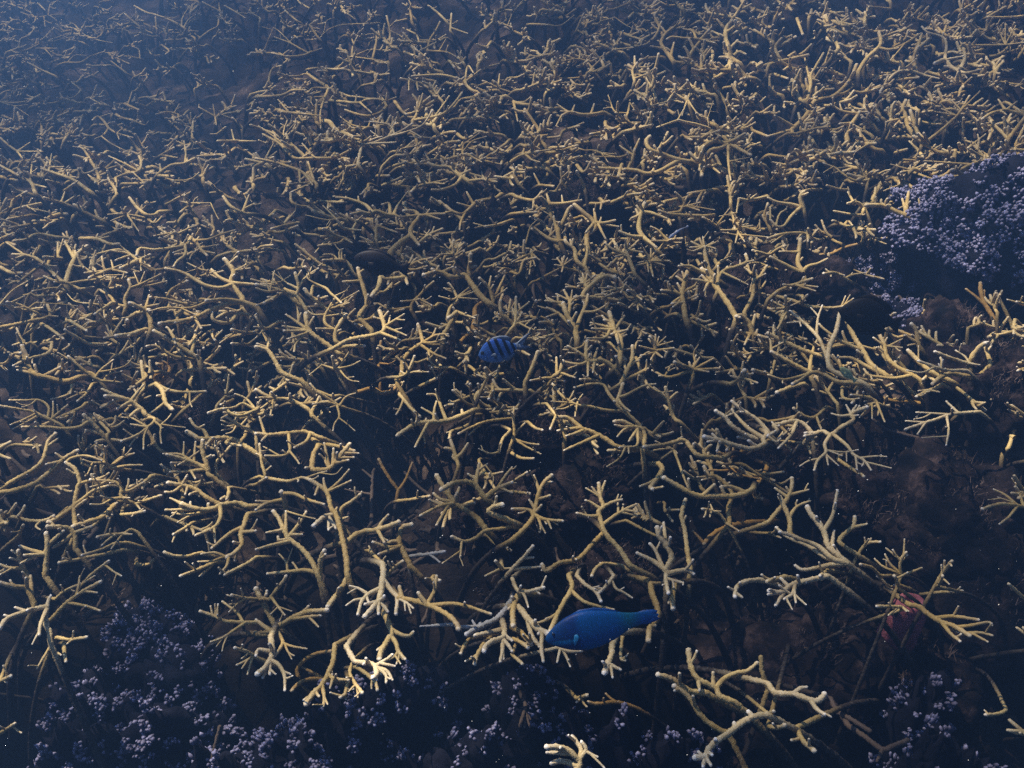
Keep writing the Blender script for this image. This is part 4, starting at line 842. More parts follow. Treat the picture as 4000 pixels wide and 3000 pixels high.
gl = nd(nt, "ShaderNodeBsdfGlossy"); gl.inputs["Roughness"].default_value = .05
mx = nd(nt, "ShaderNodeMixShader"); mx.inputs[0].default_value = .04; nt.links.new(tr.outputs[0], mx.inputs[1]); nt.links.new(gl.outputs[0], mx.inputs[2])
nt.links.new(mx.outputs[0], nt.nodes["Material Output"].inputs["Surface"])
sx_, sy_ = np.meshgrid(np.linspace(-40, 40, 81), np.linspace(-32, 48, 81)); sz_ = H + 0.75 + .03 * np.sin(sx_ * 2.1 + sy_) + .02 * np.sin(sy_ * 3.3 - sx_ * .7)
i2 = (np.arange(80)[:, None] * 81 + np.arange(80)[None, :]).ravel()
tag(mesh_obj("added_dappling_sea_surface", np.stack([sx_.ravel(), sy_.ravel(), sz_.ravel()], 1), np.stack([i2, i2 + 1, i2 + 82, i2 + 81], 1), wm), kind='structure')

# ------------------------------------------------------------------ where things stand, for the labels
LAND = [((1975, 1360), "the striped fish"), ((2340, 2455), "the blue fish"), ((1490, 1020), "the dark oval fish"),
        ((3385, 1235), "the dark round fish"), ((3575, 2290), "the pink sponge"), ((3800, 900), "the big knobby mound"),
        ((1450, 1760), "the black hollow"), ((940, 260), "the far dark hollow"), ((2655, 905), "the silver fish"),
        ((3690, 240), "the bright forked coral")]
NUM = "zero one two three four five six seven eight nine ten eleven twelve thirteen fourteen fifteen sixteen seventeen eighteen nineteen twenty".split()
used = set()
def where(u, v, skip=0):
    c = sorted(LAND, key=lambda a: math.hypot(a[0][0] - u, a[0][1] - v))[skip]
    du, dv = u - c[0][0], v - c[0][1]; a = math.degrees(math.atan2(-dv, du)) % 360
    way = ["right of", "above right of", "above", "above left of", "left of", "below left of", "below", "below right of"][int(((a + 22.5) % 360) // 45)]
    k = math.hypot(du, dv) / 200.0
    if k < 0.75: d = "just"
    else:
        n = int(round(k)); d = NUM[min(n, 20)] + (" fish-length" if n == 1 else " fish-lengths")
    return d, way, c[1]
def label_for(front, u, v, extra=()):
    for e in ("",) + tuple(extra):
        for s in range(4):
            d, way, lm = where(u, v, s)
            t = " ".join(f"{front} {e} {d} {way} {lm}".split())
            if len(t.split()) <= 16 and t not in used:
                used.add(t); return t
    return t

# ------------------------------------------------------------------ staghorn corals
THINGS = 288
LOOK = {'tan': "tan", 'pale': "sunlit/bleached cream", 'yellow': "ochre", 'grey': "grey bleached", 'dead': "dead brown"}
thicketV, thicketQ, thicketC = [], [], []; nv = 0
def to_thicket(V, Q, C):
    global nv
    thicketV.append(V); thicketQ.append(Q + nv); thicketC.append(C); nv += len(V)
sizes = []
for k, c in enumerate(corals):
    lines, mat, tone = build_coral(c)
    _, vmean, dist = project(np.mean([l['P'][l['n0']:].mean(0) for l in lines], 0))
    near = dist < 3.3
    as_thing = k < THINGS
    root = lines[0]['P'][lines[0]['n0']]
    if as_thing:
        base = lines[0]['P'][0]; e = empty("dead_staghorn_coral" if mat == 'dead' else "staghorn_coral", base)
        a = np.mean(np.vstack([P2 for P2, _ in c.br]), 0)
        tipm = np.mean([P2[-1] for P2, _ in c.br], 0) - c.br[0][0][0]
        ang = math.degrees(math.atan2(-tipm[1], tipm[0])) % 360
        way = ["right", "up and right", "up", "up and left", "left", "down and left", "down", "down and right"][int(((ang + 22.5) % 360) // 45)]
        n = len(c.br)
        br = "single branch" if n == 1 else (NUM[n] if n <= 20 else "over twenty") + " branches"
        lab = label_for(f"{LOOK[mat]} coral, {br} {way},", a[0], a[1], ("thick", "slim", "spread", "low"))
        tag(e, lab, "dead coral" if mat == 'dead' else "coral", "staghorn corals of the thicket")
    for l in lines:
        step = 0.0042 if dist < 2.75 else 0.0060 if near else 0.011
        P, q, dead = resample(l['P'], step, l['dead'])
        fuzzy = mat == 'dead'
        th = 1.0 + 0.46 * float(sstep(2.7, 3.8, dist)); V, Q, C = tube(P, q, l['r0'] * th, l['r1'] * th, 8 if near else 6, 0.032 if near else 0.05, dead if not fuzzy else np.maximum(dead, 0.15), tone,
                       tipped=mat not in ('dead',), spiky=0.30 if near else 0.1, white=1.0 if near else .6)
        if as_thing:
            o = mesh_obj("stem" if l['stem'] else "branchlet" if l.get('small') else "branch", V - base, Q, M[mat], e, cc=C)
        else: to_thicket(V, Q, C)

# the rest of the thicket, too many and too small to be told apart
KEEP = [(940, 260, 150, 100), (1560, 350, 130, 60), (1450, 1780, 330, 200), (2350, 400, 120, 60), (3200, 760, 120, 80), (3500, 850, 120, 70), (2250, 1900, 250, 150),
        (3800, 1000, 420, 260), (3400, 1230, 200, 150), (3500, 1950, 500, 300), (1480, 1020, 130, 90), (2500, 2450, 900, 250)]
def loose_coral(x, y, h, scale=1.0, nb=(3, 7), dim=0.0):
    az = R.uniform(0, 6.283); up = R.uniform(-0.05, 0.28)
    L = R.uniform(0.08, 0.19) * scale
    p = np.array((x, y, float(canopy(x, y)) + h)); pts = [p.copy()]; d = np.array((math.cos(az), math.sin(az), up)); d /= np.linalg.norm(d)
    for _ in range(4):
        p = p + d * L / 4; pts.append(p.copy()); d = d + NR.normal(0, 0.28, 3) * np.array((1, 1, .6)); d /= np.linalg.norm(d)
    P = smooth_path(np.array(pts), 4)
    zb = float(seabed(x, y)); t = -(P[2] - P[0]); t[2] = 0; t /= np.linalg.norm(t) + 1e-6; dz = max(0.05, P[0][2] - zb)
    sd = np.array((-t[1], t[0], 0)) * R.uniform(-.5, .5)
    foot = np.array([P[0] + (t * .45 + sd) * dz + (0, 0, -dz * 1.05), P[0] + (t * .35 + sd * .7) * dz + (0, 0, -dz * .5)])
    full = smooth_path(np.vstack([foot, P[0], P[4], P[-1]]), 5)
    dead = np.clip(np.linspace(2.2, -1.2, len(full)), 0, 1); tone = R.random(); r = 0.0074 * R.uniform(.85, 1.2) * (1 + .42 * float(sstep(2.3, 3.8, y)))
    out = [(full, r * .95, r * .60, dead)]
    for _ in range(R.randint(*nb)):
        i = int(len(P) * R.uniform(0.35, 1.0)) - 1; b0 = P[i]
        t = P[min(i + 1, len(P) - 1)] - P[max(i - 1, 0)]; t /= np.linalg.norm(t) + 1e-9
        s = NR.normal(0, 1, 3) * np.array((1, 1, .55)) + (0, 0, .08); s -= t * (s @ t); s /= np.linalg.norm(s) + 1e-9
        d = t * R.uniform(.5, 1.0) + s * R.uniform(.6, 1.0); d /= np.linalg.norm(d); l = R.uniform(0.022, 0.060) * scale
        bp = np.array([b0, b0 + d * l * .5, b0 + d * l + NR.normal(0, .006, 3) + (0, 0, .008)])
        out.append((smooth_path(bp, 4), r * .82, r * .48, np.zeros(9)))
    for (pp, r0, r1, dd) in out:
        P_, q_, d_ = resample(pp, 0.015, dd[:len(pp)] if len(dd) >= len(pp) else np.interp(np.linspace(0, 1, len(pp)), np.linspace(0, 1, len(dd)), dd))
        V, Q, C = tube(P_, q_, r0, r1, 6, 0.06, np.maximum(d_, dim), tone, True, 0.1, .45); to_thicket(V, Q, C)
def in_keep(u, v):
    return any(((u - a) / ra) ** 2 + ((v - b_) / rb) ** 2 < 1 for a, b_, ra, rb in KEEP)
n = 0
while n < 900:                                   # far rows, between the surveyed ones
    u = R.uniform(-250, 4250); v = R.uniform(-120, 700)
    if in_keep(u, v): continue
    p = hit(u, v, -0.04); loose_coral(p[0], p[1], R.uniform(-0.09, -0.01), R.uniform(.7, 1.1), (4, 8)); n += 1
n = 0
while n < 540:                                   # lower storey in the middle rows
    u = R.uniform(-250, 4250); v = R.uniform(650, 2000)
    if in_keep(u, v): continue
    if v > 1450 and R.random() < .6: continue
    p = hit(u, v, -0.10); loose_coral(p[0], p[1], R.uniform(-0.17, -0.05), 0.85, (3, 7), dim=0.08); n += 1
for _ in range(150):                             # beyond the far edge of the view
    y = R.uniform(5.6, 8.5); loose_coral(R.uniform(-4.2, 4.6), y, R.uniform(-0.08, 0.0))
for sgn in (-1, 1):                              # beyond its sides
    for _ in range(170):
        y = R.uniform(0.9, 5.5); hw = 0.5206 * math.hypot(y, H) * 1.02
        loose_coral(sgn * R.uniform(hw, hw + 1.3), y, R.uniform(-0.09, 0.0))
th = mesh_obj("staghorn_thicket", np.vstack(thicketV), np.vstack(thicketQ), M['tan'], cc=np.vstack(thicketC))
tag(th, kind='stuff')
print("TRIS", sum(sum(len(p.vertices)-2 for p in o.data.polygons) for o in S.objects if o.type=="MESH")); print("corals", len(corals), "thicket faces", len(th.data.polygons))

# ------------------------------------------------------------------ dead sticks lying on the floor
rv, rq, rc, nn = [], [], [], 0
for _ in range(900):
    u = R.uniform(-200, 4200); v = R.uniform(300, 3150); p = hit(u, v, -0.27)
    if v > 2350 and u < 2950: continue
    z = float(seabed(p[0], p[1])) + R.uniform(0.0, 0.03); az = R.uniform(0, 6.283); l = R.uniform(0.03, 0.10)
    a = np.array((p[0], p[1], z)); d = np.array((math.cos(az), math.sin(az), R.uniform(-.25, .45)))
    pp = smooth_path(np.array([a, a + d * l * .5 + NR.normal(0, .006, 3), a + d * l]), 3)
    P_, q_, _x = resample(pp, 0.016); V, Q, C = tube(P_, q_, R.uniform(.006, .012), .005, 6, .16, np.full(len(P_), R.uniform(.1, .7)), R.random(), False)
    rv.append(V); rq.append(Q + nn); rc.append(C); nn += len(V)
tag(mesh_obj("dead_coral_rubble", np.vstack(rv), np.vstack(rq), M['dead'], cc=np.vstack(rc)), kind='stuff')

# ------------------------------------------------------------------ rocks under an algae coat
def ico(level):
    import bmesh
    bm = bmesh.new(); bmesh.ops.create_icosphere(bm, subdivisions=level, radius=1.0)
    V = np.array([x.co[:] for x in bm.verts]); Fc = np.array([[q.index for q in f.verts] for f in bm.faces]); bm.free(); return V, Fc
IV, IF = ico(5)
ROCKS = [(2650, 1655, .10, .06), (3090, 1720, .07, .06), (3030, 1800, .07, .05), (3460, 1890, .11, .07), (3720, 1940, .16, .09), (3300, 2020, .09, .06),
         (3260, 2470, .16, .10), (3640, 2520, .14, .10), (3890, 2760, .20, .12), (2430, 1640, .09, .06), (2110, 1720, .07, .05), (2300, 1890, .10, .06),
         (1600, 1390, .10, .07), (1750, 1425, .07, .06), (900, 1270, .11, .07), (2560, 1240, .08, .06), (2760, 1280, .12, .07), (3160, 1190, .13, .08),
         (2950, 1130, .09, .06), (3860, 1560, .13, .09), (2400, 2150, .10, .06), (3050, 2700, .14, .07), (1950, 1990, .10, .06), (420, 1640, .09, .06),
         (800, 1640, .05, .05), (1920, 930, .05, .06), (2270, 860, .08, .06), (3720, 1360, .10, .08), (2060, 480, .12, .07), (2560, 300, .10, .06), (3900, 2150, .16, .10), (3050, 2450, .15, .06)]
rock_sites = []
for i, (u, v, r, hh) in enumerate(ROCKS):
    p = hit(u, v, -0.20); z = float(seabed(p[0], p[1])); r *= 1.25; hh *= 1.35
    o3 = np.array((i * 7.3, 2.1, 0))
    disp = np.array([1 + .30 * noise.noise(Vector(q * 1.4 + o3)) + .20 * noise.noise(Vector(q * 3.5 + o3)) + .14 * noise.noise(Vector(q * 8 + o3)) + .09 * noise.noise(Vector(q * 19 + o3)) for q in IV])
    V = IV * disp[:, None] * np.array((r * 1.15, r, hh * 1.25))
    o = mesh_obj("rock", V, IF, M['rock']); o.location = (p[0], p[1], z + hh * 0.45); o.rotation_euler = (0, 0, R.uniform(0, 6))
    tag(o, label_for("lumpy brown algae-coated rock under the branches,", u, v, ("low", "broad", "small")), "rock", "algae-coated rocks under the thicket")
    rock_sites.append((p[0], p[1], z + hh * 0.45, r, hh))

# fuzzy turf algae on rocks and floor
tv, tf, nn = [], [], 0
def tuft(x, y, z, rad, count, ln):
    global nn
    for _ in range(count):
        a = R.uniform(0, 6.283); q = rad * math.sqrt(R.random()); b0 = np.array((x + q * math.cos(a), y + q * math.sin(a), z))
        d = np.array((math.cos(a) * R.uniform(0, .9), math.sin(a) * R.uniform(0, .9), R.uniform(.4, 1.0))) + NR.normal(0, .3, 3)
        l = ln * R.uniform(.5, 1.3); wd = np.cross(d, (R.random(), R.random(), .2)); wd = wd / (np.linalg.norm(wd) + 1e-6) * 0.0014
        m1 = b0 + d * l * .6 + NR.normal(0, .003, 3)
        tv.extend([b0 - wd, b0 + wd, m1 + wd * .8, m1 - wd * .8, b0 + d * l + NR.normal(0, .004, 3)])
        tf.append((nn, nn + 1, nn + 2, nn + 3)); tf.append((nn + 3, nn + 2, nn + 4)); nn += 5
for (x, y, z, r, hh) in rock_sites:
    for _ in range(40):
        a = R.uniform(0, 6.283); q = math.sqrt(R.random()) * .95; tuft(x + r * q * math.cos(a), y + r * q * math.sin(a), z + hh * 1.15 * math.sqrt(max(0, 1 - q * q)), .018, 24, .022)
for _ in range(620):
    u = R.uniform(0, 4000); v = R.uniform(500, 2300); p = hit(u, v, -.25); tuft(p[0], p[1], float(seabed(p[0], p[1])), .03, 30, .022)
tag(mesh_obj("turf_algae", tv, tf, M['turf']), kind='stuff')

# ------------------------------------------------------------------ knobby corals
KM = [(3960, 950, .41, .31, .33, 9000), (3530, 1030, .12, .10, .13, 900), (3380, 1050, .15, .11, .09, 800), (3640, 1250, .11, .09, .06, 330), (3500, 1190, .11, .08, .05, 260),
      (560, 2440, .14, .10, .10, 420), (640, 2560, .12, .10, .08, 240), (330, 2700, .14, .12, .09, 380), (620, 2750, .16, .12, .10, 520), (250, 2900, .16, .12, .08, 420),
      (850, 2950, .12, .10, .08, 420), (1130, 2900, .17, .14, .10, 900), (1350, 2780, .14, .10, .07, 260), (1560, 2700, .16, .11, .07, 220), (1650, 2950, .15, .12, .08, 260),
      (2160, 2790, .13, .10, .06, 240), (2450, 2850, .12, .09, .07, 340), (2680, 2960, .15, .11, .07, 360), (1900, 2900, .14, .12, .06, 160),
      (3620, 2700, .11, .12, .10, 320), (3820, 2940, .18, .12, .10, 560), (3580, 2960, .09, .08, .07, 160), (2050, 2640, .09, .08, .05, 110), (1640, 2640, .10, .08, .05, 130)]
EV, EF = ico(2); KV, KF = ico(1)
KN = len(KV); IV4, IF4 = ico(4)
for i, (u, v, rx, ry, rz, cnt) in enumerate(KM):
    lift = -0.16 if i == 0 else -0.22
    p = hit(u, v, lift if v < 1500 else -0.20); z = float(seabed(p[0], p[1]))
    top = p[2]; base = np.array((p[0], p[1], z - 0.02)); hh = max(rz, top - z + .02)
    o3 = Vector((i * 5.7, 1.3, 4))
    def surf(q):
        q = Vector(q); k = 1 + (.36 if i == 0 else .26) * noise.noise(q * 1.6 + o3) + (.26 if i == 0 else .16) * noise.noise(q * 4.2 + o3) + .11 * noise.noise(q * 9 + o3) + .06 * noise.noise(q * 21 + o3)
        return np.array((q.x * rx * k, q.y * ry * k, q.z * hh * k))
    e = empty("knobby_coral", base)
    mesh_obj("coral_base", np.array([surf(q) for q in IV4]), IF4, M['mound'], e)
    vs, fs, cs, nn2 = [], [], [], 0
    made = 0; tries = 0
    cnt = int(cnt * (1.1 if i == 0 else 2.7))
    while made < cnt and tries < cnt * 6:
        tries += 1
        q = NR.normal(0, 1, 3); q[2] = abs(q[2]) * (1.0 if i else .9); q /= np.linalg.norm(q)
        if noise.noise(Vector(q * (2.2 if i == 0 else 4.5)) + o3 * 2) < (-0.24 if i == 0 else 0.0) or q[2] < (0.30 if i == 0 else 0.10): continue
        s = surf(q); nrm = np.array((q[0] / rx, q[1] / ry, q[2] / hh)); nrm /= np.linalg.norm(nrm)
        nrm = nrm * .7 + np.array((0, 0, .45)) + NR.normal(0, .22, 3); nrm /= np.linalg.norm(nrm)
        for _ in range(R.randint(6, 12)):
            r = R.uniform(.0034, .0056) * (1.3 if i == 0 else 1) ; l = R.uniform(.008, .018)
            c0 = s + NR.normal(0, .0060 if i else .0085, 3)
            a = np.cross(nrm, (.3, .8, .1)); a /= np.linalg.norm(a); b2 = np.cross(nrm, a)
            loc = KV * (1 + .18 * NR.standard_normal((KN, 1)))
            W = c0 + loc[:, :1] * a * r + loc[:, 1:2] * b2 * r + (loc[:, 2:3] * .9 + .5) * nrm * l * .6
            vs.append(W); fs.append(KF + nn2); nn2 += KN
            cc = np.zeros((KN, 4)); cc[:, 0] = np.clip(KV[:, 2] * 1.3 - .1, 0, 1) * R.uniform(*((.5, 1.0) if i == 0 else (.1, .9))); cc[:, 2] = R.random(); cc[:, 3] = 1; cs.append(cc); made += 1
    kb = mesh_obj("knob", np.vstack(vs), np.vstack(fs), M['knob'], e, cc=np.vstack(cs)); kb["kind"] = "stuff"
    lab = "big domed purple-grey knobby coral at the right edge of the reef" if i == 0 else label_for("mound of purple-grey knobby coral,", u, v, ("low", "small", "broad"))
    tag(e, lab, "knobby coral", "mounds of knobby coral")

# ------------------------------------------------------------------ fish
def fish_frame(u, v, dist, tilt_deg, roll=30):
    """an upright fish in side view: local -x to the nose, z to the back"""
    d = ray(u, v); p = EYE + d / np.linalg.norm(d) * dist
    t = math.radians(tilt_deg)
    # back leans towards the viewer's up direction
    rl = math.radians(roll); up = np.array((0, math.sin(rl), math.cos(rl)))
    x = RIGHT * math.cos(t) + up * math.sin(t); z = -RIGHT * math.sin(t) + up * math.cos(t); y = np.cross(z, x)
    m_ = Matrix(((x[0], y[0], z[0], p[0]), (x[1], y[1], z[1], p[1]), (x[2], y[2], z[2], p[2]), (0, 0, 0, 1)))
    return m_
def loft(prof, L, wfac, sides=20, n=36):
    t = np.array([a for a, _, _ in prof]); c = np.array([b_ for _, b_, _ in prof]); hgt = np.array([d for _, _, d in prof])
    s = (1 - np.cos(np.linspace(0, math.pi, n))) / 2
    from_c = np.interp(s, t, c); from_h = np.interp(s, t, hgt)
    k = np.array((.25, .5, .25))
    for _ in range(2): from_h[1:-1] = np.convolve(from_h, k, 'same')[1:-1]; from_c[1:-1] = np.convolve(from_c, k, 'same')[1:-1]
    V, Fs = [], []
    for i in range(n):
        for j in range(sides):
            a = 2 * math.pi * j / sides; w_ = from_h[i] * wfac * (1 - .35 * s[i])
            V.append(((s[i] - .5) * L, math.sin(a) * w_ * L, (from_c[i] + math.cos(a) * from_h[i]) * L))
    for i in range(n - 1):
        for j in range(sides):
            j2 = (j + 1) % sides; Fs.append((i * sides + j, i * sides + j2, (i + 1) * sides + j2, (i + 1) * sides + j))
    Fs.append(tuple(range(sides))[::-1]); Fs.append(tuple(range((n - 1) * sides, n * sides)))
    return V, Fs
def fin(outline, L, th, y0=0.0, splay=0.0, wave=0.004):
    """thin solid fin: outline in fish lengths (x, z); edges thinner than the middle"""
    n = len(outline); c = np.mean(outline, 0); V = []
    ring = []
    for s in (1, -1):
        for k, f in ((0, 1.0), (1, .55)):
            for i, (x, z) in enumerate(outline):
                xx, zz = c[0] + (x - c[0]) * f, c[1] + (z - c[1]) * f
                V.append(((xx - .5) * L, y0 * L + s * th * L * (.15 if k == 0 else 1) + wave * L * math.sin(i * 2.1) + splay * abs(xx - outline[0][0]) * L, zz * L))
        V.append(((c[0] - .5) * L, y0 * L + s * th * L + splay * abs(c[0] - outline[0][0]) * L, c[1] * L))
    Fs = []; h = 2 * n + 1
    for s in (0, 1):
        o = s * h
        for i in range(n):
            j = (i + 1) % n
            q = (o + i, o + j, o + n + j, o + n + i); r3 = (o + n + i, o + n + j, o + 2 * n)
            Fs.append(q if s == 0 else q[::-1]); Fs.append(r3 if s == 0 else r3[::-1])
    for i in range(n):
        j = (i + 1) % n; Fs.append((i, h + i, h + j, j))
    return V, Fs
def ball(c, r, L, flat=.5):
    V, Fc = EV, EF
    return [((q[0] * r + c[0] - .5) * L, (q[1] * r * flat + c[1]) * L, (q[2] * r + c[2]) * L) for q in V], [tuple(int(a) for a in f) for f in Fc]
def plain(name, col, rough=.5, spec=.3):
    m, nt, b = new_mat(name)
    tc = nd(nt, "ShaderNodeTexCoord"); n1 = noise_tex(nt, 60, 3, .6, tc.outputs["Object"])
    f = ramp(nt, n1.outputs["Fac"], [(.3, tuple(c * .8 for c in col)), (.7, tuple(min(1, c * 1.15) for c in col))])
    nt.links.new(f, b.inputs["Base Color"]); b.inputs["Roughness"].default_value = rough; b.inputs["Specular IOR Level"].default_value = spec
    return m
def scaled_bump(nt, b, L):
    tc = nd(nt, "ShaderNodeTexCoord"); vo = nd(nt, "ShaderNodeTexVoronoi"); vo.inputs["Scale"].default_value = 34 / L
    nt.links.new(tc.outputs["Object"], vo.inputs["Vector"]); bump(nt, b, vo.outputs["Distance"], .25, .0008)
    return tc

eye_dark = plain("fish_eye_dark", (.012, .012, .016), .15, .5)
# striped damselfish
L = 0.150
m, nt, b = new_mat("striped_fish_skin"); tc = scaled_bump(nt, b, L)
sx = nd(nt, "ShaderNodeSeparateXYZ"); nt.links.new(tc.outputs["Object"], sx.inputs[0])
def math_n(nt, op, a, b_, c=None):
    n = nd(nt, "ShaderNodeMath", operation=op)
    for s, val in zip(n.inputs, (a, b_, c)):
        if val is None: continue
        if hasattr(val, "node"): nt.links.new(val, s)
        else: s.default_value = val
    return n.outputs[0]
xs = math_n(nt, 'DIVIDE', math_n(nt, 'MULTIPLY_ADD', sx.outputs[2], 0.22, sx.outputs[0]), L)     # bars slant with height
t01 = math_n(nt, 'ADD', xs, .5)
bars = ramp(nt, t01, [(.235, (0, 0, 0)), (.250, (1, 1, 1)), (.292, (1, 1, 1)), (.308, (0, 0, 0)), (.362, (0, 0, 0)), (.376, (1, 1, 1)), (.424, (1, 1, 1)), (.440, (0, 0, 0)),
                      (.496, (0, 0, 0)), (.508, (1, 1, 1)), (.552, (1, 1, 1)), (.566, (0, 0, 0)), (.612, (0, 0, 0)), (.624, (1, 1, 1)), (.660, (1, 1, 1)), (.672, (0, 0, 0))])
zb = math_n(nt, 'DIVIDE', sx.outputs[2], L)
zfade = ramp(nt, math_n(nt, 'ADD', zb, .5), [(.30, (0, 0, 0)), (.42, (1, 1, 1))])
belly = ramp(nt, math_n(nt, 'ADD', zb, .5), [(.25, (.14, .22, .36)), (.5, (.06, .15, .42)), (.72, (.015, .06, .34))])
nt.links.new(mixc(nt, math_n(nt, 'MULTIPLY', bars, zfade), belly, (.004, .004, .010)), b.inputs["Base Color"]); b.inputs["Roughness"].default_value = .4
M['stripe'] = m; M['stripefin'] = plain("striped_fish_fin", (.10, .13, .20)); M['blackfin'] = plain("black_tail_streak", (.012, .012, .025))
e = empty("striped_fish", (0, 0, 0)); e.matrix_world = fish_frame(1975, 1362, 2.62, 12)
mesh_obj("body", *loft([(0, -.03, .012), (.04, -.03, .07), (.12, -.01, .145), (.22, 0, .198), (.34, 0, .222), (.46, 0, .20), (.56, 0, .145), (.63, 0, .085), (.68, 0, .055), (.70, 0, .045), (1, 0, .045)][:10], L, .36)[:2] if False else loft([(0, -.03, .012), (.06, -.03, .08), (.17, -.01, .150), (.31, 0, .200), (.48, 0, .222), (.65, 0, .20), (.80, 0, .142), (.92, 0, .07), (1, 0, .048)], L * .70, .30), M['stripe'], e)
for o in list(e.children): o.data.transform(Matrix.Diagonal((1, 1, 1.43, 1)) @ Matrix.Translation((-.15 * L, 0, 0)))
mesh_obj("dorsal_fin", *fin([(.20, .20), (.32, .245), (.45, .25), (.56, .225), (.66, .16), (.60, .10), (.45, .18), (.30, .19)], L, .006), M['stripefin'], e)
mesh_obj("anal_fin", *fin([(.42, -.20), (.50, -.235), (.60, -.17), (.67, -.11), (.60, -.09), (.50, -.15)], L, .006), M['stripefin'], e)
tl = mesh_obj("tail_fin", *fin([(.66, .055), (.74, .075), (.86, .155), (1.0, .205), (.90, .12), (.80, .03), (.78, 0), (.80, -.03), (.90, -.075), (.985, -.10), (.86, -.115), (.74, -.075), (.66, -.055)], L, .008), M['stripefin'], e)
mesh_obj("tail_streak", *fin([(.72, .045), (.84, .10), (.985, .19), (.86, .125), (.74, .062)], L, .014), M['blackfin'], tl)
mesh_obj("tail_streak", *fin([(.72, -.045), (.86, -.068), (.97, -.095), (.86, -.092), (.74, -.062)], L, .014), M['blackfin'], tl)
mesh_obj("pectoral_fin", *fin([(.22, -.05), (.30, -.02), (.34, -.07), (.28, -.10)], L, .004, -.068, -.25), M['stripefin'], e)
for s in (-1, 1): mesh_obj("eye", *ball((.085, s * .048, .015), .034, L, .45), eye_dark, e)
tag(e, "pale blue fish with black vertical bars and a forked tail, mid-reef", "fish")

# blue parrotfish
L = 0.225
m, nt, b = new_mat("blue_fish_skin"); tc = scaled_bump(nt, b, L)
sx = nd(nt, "ShaderNodeSeparateXYZ"); nt.links.new(tc.outputs["Object"], sx.inputs[0])
t01 = math_n(nt, 'ADD', math_n(nt, 'DIVIDE', sx.outputs[0], L), .5); z01 = math_n(nt, 'ADD', math_n(nt, 'DIVIDE', sx.outputs[2], L), .5)
along = ramp(nt, t01, [(.0, (.003, .042, .15)), (.10, (.004, .034, .13)), (.26, (.005, .030, .13)), (.33, (.002, .062, .21)), (.62, (.002, .070, .23)), (.74, (.003, .090, .15)), (.86, (.002, .058, .21))])
back = ramp(nt, z01, [(.30, (.4, 1.1, .9)), (.40, (1, 1, 1)), (.60, (1, 1, 1)), (.66, (.6, 1.0, 1.2))])
body_c = mixc(nt, .85, along, back, 'MULTIPLY')
cheek = math_n(nt, 'MULTIPLY', ramp(nt, z01, [(.41, (0, 0, 0)), (.44, (1, 1, 1)), (.452, (1, 1, 1)), (.47, (0, 0, 0))]), ramp(nt, t01, [(.02, (0, 0, 0)), (.08, (1, 1, 1)), (.2, (1, 1, 1)), (.27, (0, 0, 0))]))
nt.links.new(mixc(nt, cheek, body_c, (.01, .16, .34)), b.inputs["Base Color"]); b.inputs["Roughness"].default_value = .45
M['parrot'] = m; M['parrotfin'] = plain("blue_fish_fin", (.003, .06, .25)); M['pec'] = plain("turquoise_fin", (.015, .17, .36))
e = empty("blue_fish", (0, 0, 0)); e.matrix_world = fish_frame(2352, 2450, 1.98, 11, 40)
mesh_obj("body", *loft([(0, -.015, .010), (.03, -.012, .050), (.10, -.004, .095), (.20, 0, .148), (.33, 0, .176), (.46, 0, .166), (.60, .004, .122), (.72, .010, .074), (.82, .014, .056), (.90, .016, .052), (1, .016, .006)], L, .42), M['parrot'], e)
mesh_obj("dorsal_fin", *fin([(.20, .142), (.33, .186), (.46, .184), (.58, .150), (.68, .104), (.66, .085), (.5, .145), (.33, .165)], L, .004), M['parrotfin'], e)
mesh_obj("anal_fin", *fin([(.50, -.135), (.58, -.13), (.70, -.075), (.68, -.058), (.56, -.105)], L, .004), M['parrotfin'], e)
mesh_obj("tail_fin", *fin([(.80, .068), (.88, .078), (.96, .070), (1.0, .052), (.985, .030), (.98, .012), (.99, -.006), (1.01, -.020), (.96, -.036), (.88, -.046), (.80, -.034)], L, .006), M['parrotfin'], e)
for s in (-1, 1):
    mesh_obj("pectoral_fin", *fin([(.25, -.005), (.275, .0), (.29, -.025), (.255, -.085), (.235, -.10), (.232, -.07)], L, .004, s * .062, s * .25), M['pec'], e)
    mesh_obj("eye", *ball((.075, s * .034, .028), .013, L, .5), eye_dark, e)
tag(e, "blue parrot-beaked fish with turquoise side fin gliding over branch tips", "fish")

# dark fish
def dark_fish(name, u, v, dist, tilt, L, prof, col, label, dors, roll=30, tail=None):
    skin = plain(name + "_skin", col, .6, .15)
    e = empty(name, (0, 0, 0)); e.matrix_world = fish_frame(u, v, dist, tilt, roll)
    mesh_obj("body", *loft(prof, L, .36), skin, e)
    mesh_obj("dorsal_fin", *fin(dors, L, .006), skin, e)
    mesh_obj("anal_fin", *fin([(x, -z * .92) for x, z in dors[::-1]], L, .006), skin, e)
    mesh_obj("tail_fin", *fin(tail or [(.80, .045), (.90, .10), (1.0, .13), (.95, .0), (1.0, -.13), (.90, -.10), (.80, -.045)], L, .006), skin, e)
    for s in (-1, 1):
        mesh_obj("pectoral_fin", *fin([(.26, -.02), (.36, .0), (.39, -.05), (.30, -.08)], L, .005, s * .07, s * .3), skin, e)
        mesh_obj("eye", *ball((.10, s * .042, .03), .016, L, .5), eye_dark, e)
    tag(e, label, "fish"); return e
OV = [(0, 0, .012), (.05, 0, .08), (.14, 0, .145), (.28, 0, .195), (.42, 0, .205), (.58, 0, .165), (.72, 0, .09), (.82, 0, .05), (.90, 0, .045), (1, 0, .008)]
dark_fish("dark_oval_fish", 1492, 1030, 2.92, -13, 0.165, OV, (.014, .011, .014), "blackish oval fish hovering between branches above left of the striped fish",
          [(.22, .17), (.36, .235), (.52, .225), (.70, .15), (.74, .09), (.55, .16), (.36, .20)])
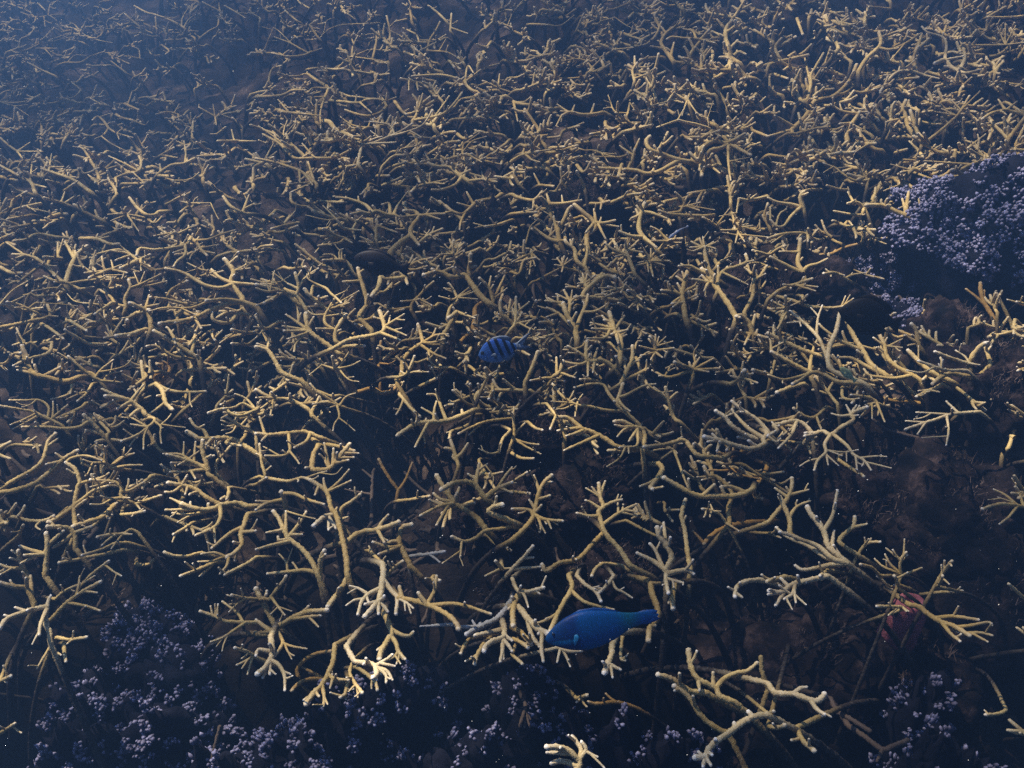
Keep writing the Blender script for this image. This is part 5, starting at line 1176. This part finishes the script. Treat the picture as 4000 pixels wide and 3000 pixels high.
RD = [(0, -.04, .012), (.06, -.03, .085), (.15, -.01, .165), (.28, 0, .24), (.42, 0, .265), (.58, 0, .23), (.72, 0, .14), (.82, 0, .065), (.90, 0, .05), (1, 0, .01)]
dark_fish("dark_round_fish", 3400, 1236, 2.62, -16, 0.165, RD, (.012, .009, .008), "deep-bodied dark brown fish facing a coral stem beside the knobby mound",
          [(.18, .20), (.34, .30), (.54, .31), (.72, .25), (.82, .16), (.74, .10), (.58, .20), (.36, .25)])
YL = [(0, 0, .02), (.08, 0, .10), (.25, 0, .17), (.45, 0, .17), (.65, 0, .11), (.80, 0, .06), (.9, 0, .05), (1, 0, .01)]
dark_fish("yellow_fish", 3313, 1463, 2.42, -40, 0.052, YL, (.34, .38, .20), "tiny pale yellow-green fish tucked behind a thick forked coral stem",
          [(.25, .15), (.40, .21), (.60, .17), (.72, .09), (.50, .14)])
# the slender silver one, bent
sil = plain("silver_fish_skin", (.55, .56, .66), .25, .5)
L = 0.062; e = empty("silver_fish", (0, 0, 0)); e.matrix_world = fish_frame(2647, 907, 2.98, 34)
V, Fc = loft([(0, 0, .02), (.06, .0, .055), (.2, .01, .075), (.4, .03, .062), (.6, .035, .042), (.8, .02, .022), (1, -.03, .008)], L, .5); mesh_obj("body", V, Fc, sil, e)
mesh_obj("tail_fin", *fin([(.94, -.01), (1.06, .02), (1.10, -.03), (1.05, -.10), (.95, -.04)], L, .006), sil, e)
mesh_obj("dorsal_fin", *fin([(.35, .085), (.5, .12), (.62, .075), (.5, .06)], L, .006), sil, e)
tag(e, "slender silvery fish curving up off a coral fork", "fish")

# ------------------------------------------------------------------ pink sponge
p = hit(3572, 2330, -0.10); zb = float(seabed(p[0], p[1]))
m, nt, b = new_mat("pink_sponge_flesh"); geo = nd(nt, "ShaderNodeNewGeometry"); n1 = noise_tex(nt, 40, 5, .6, geo.outputs["Position"])
nt.links.new(ramp(nt, n1.outputs["Fac"], [(.3, (.16, .045, .058)), (.7, (.34, .11, .13))]), b.inputs["Base Color"]); bump(nt, b, n1.outputs["Fac"], .6, .01); b.inputs["Roughness"].default_value = .7
V = []
hh = p[2] - zb + .05
for q in IV4:
    o3 = Vector(q * 2.2); k = 1 + .16 * noise.noise(o3) + .08 * noise.noise(o3 * 3)
    V.append((q[0] * .048 * k * (1 + .25 * q[2]), q[1] * .044 * k * (1 + .25 * q[2]), (q[2] * .5 + .45) * hh * (1 - .16 * math.exp(-(q[0] ** 2 + q[1] ** 2) / .12) * (q[2] > 0))))
o = mesh_obj("sponge", V, IF4, m); o.location = (p[0], p[1], zb - .01)
tag(o, "dull pink barrel-shaped sponge standing behind slim coral branches", "sponge")

# ------------------------------------------------------------------ drifting specks
pm = plain("drifting_speck", (.8, .8, .8), .5, .3)
OCT = np.array([(1, 0, 0), (-1, 0, 0), (0, 1, 0), (0, -1, 0), (0, 0, 1), (0, 0, -1)], float); OF = [(0, 2, 4), (2, 1, 4), (1, 3, 4), (3, 0, 4), (2, 0, 5), (1, 2, 5), (3, 1, 5), (0, 3, 5)]
vs, fs = [], []
for i in range(150):
    d = ray(R.uniform(0, 4000), R.uniform(0, 3000)); p = EYE + d * R.uniform(.7, 1.9)
    if p[2] < canopy(p[0], p[1]) + .03: continue
    vs.append(OCT * R.uniform(.0003, .0007) * (1, 1, R.uniform(.6, 2)) + p); fs += [tuple(a + 6 * (len(vs) - 1) for a in f) for f in OF]
tag(mesh_obj("drifting_specks", np.vstack(vs), fs, pm), kind='stuff')
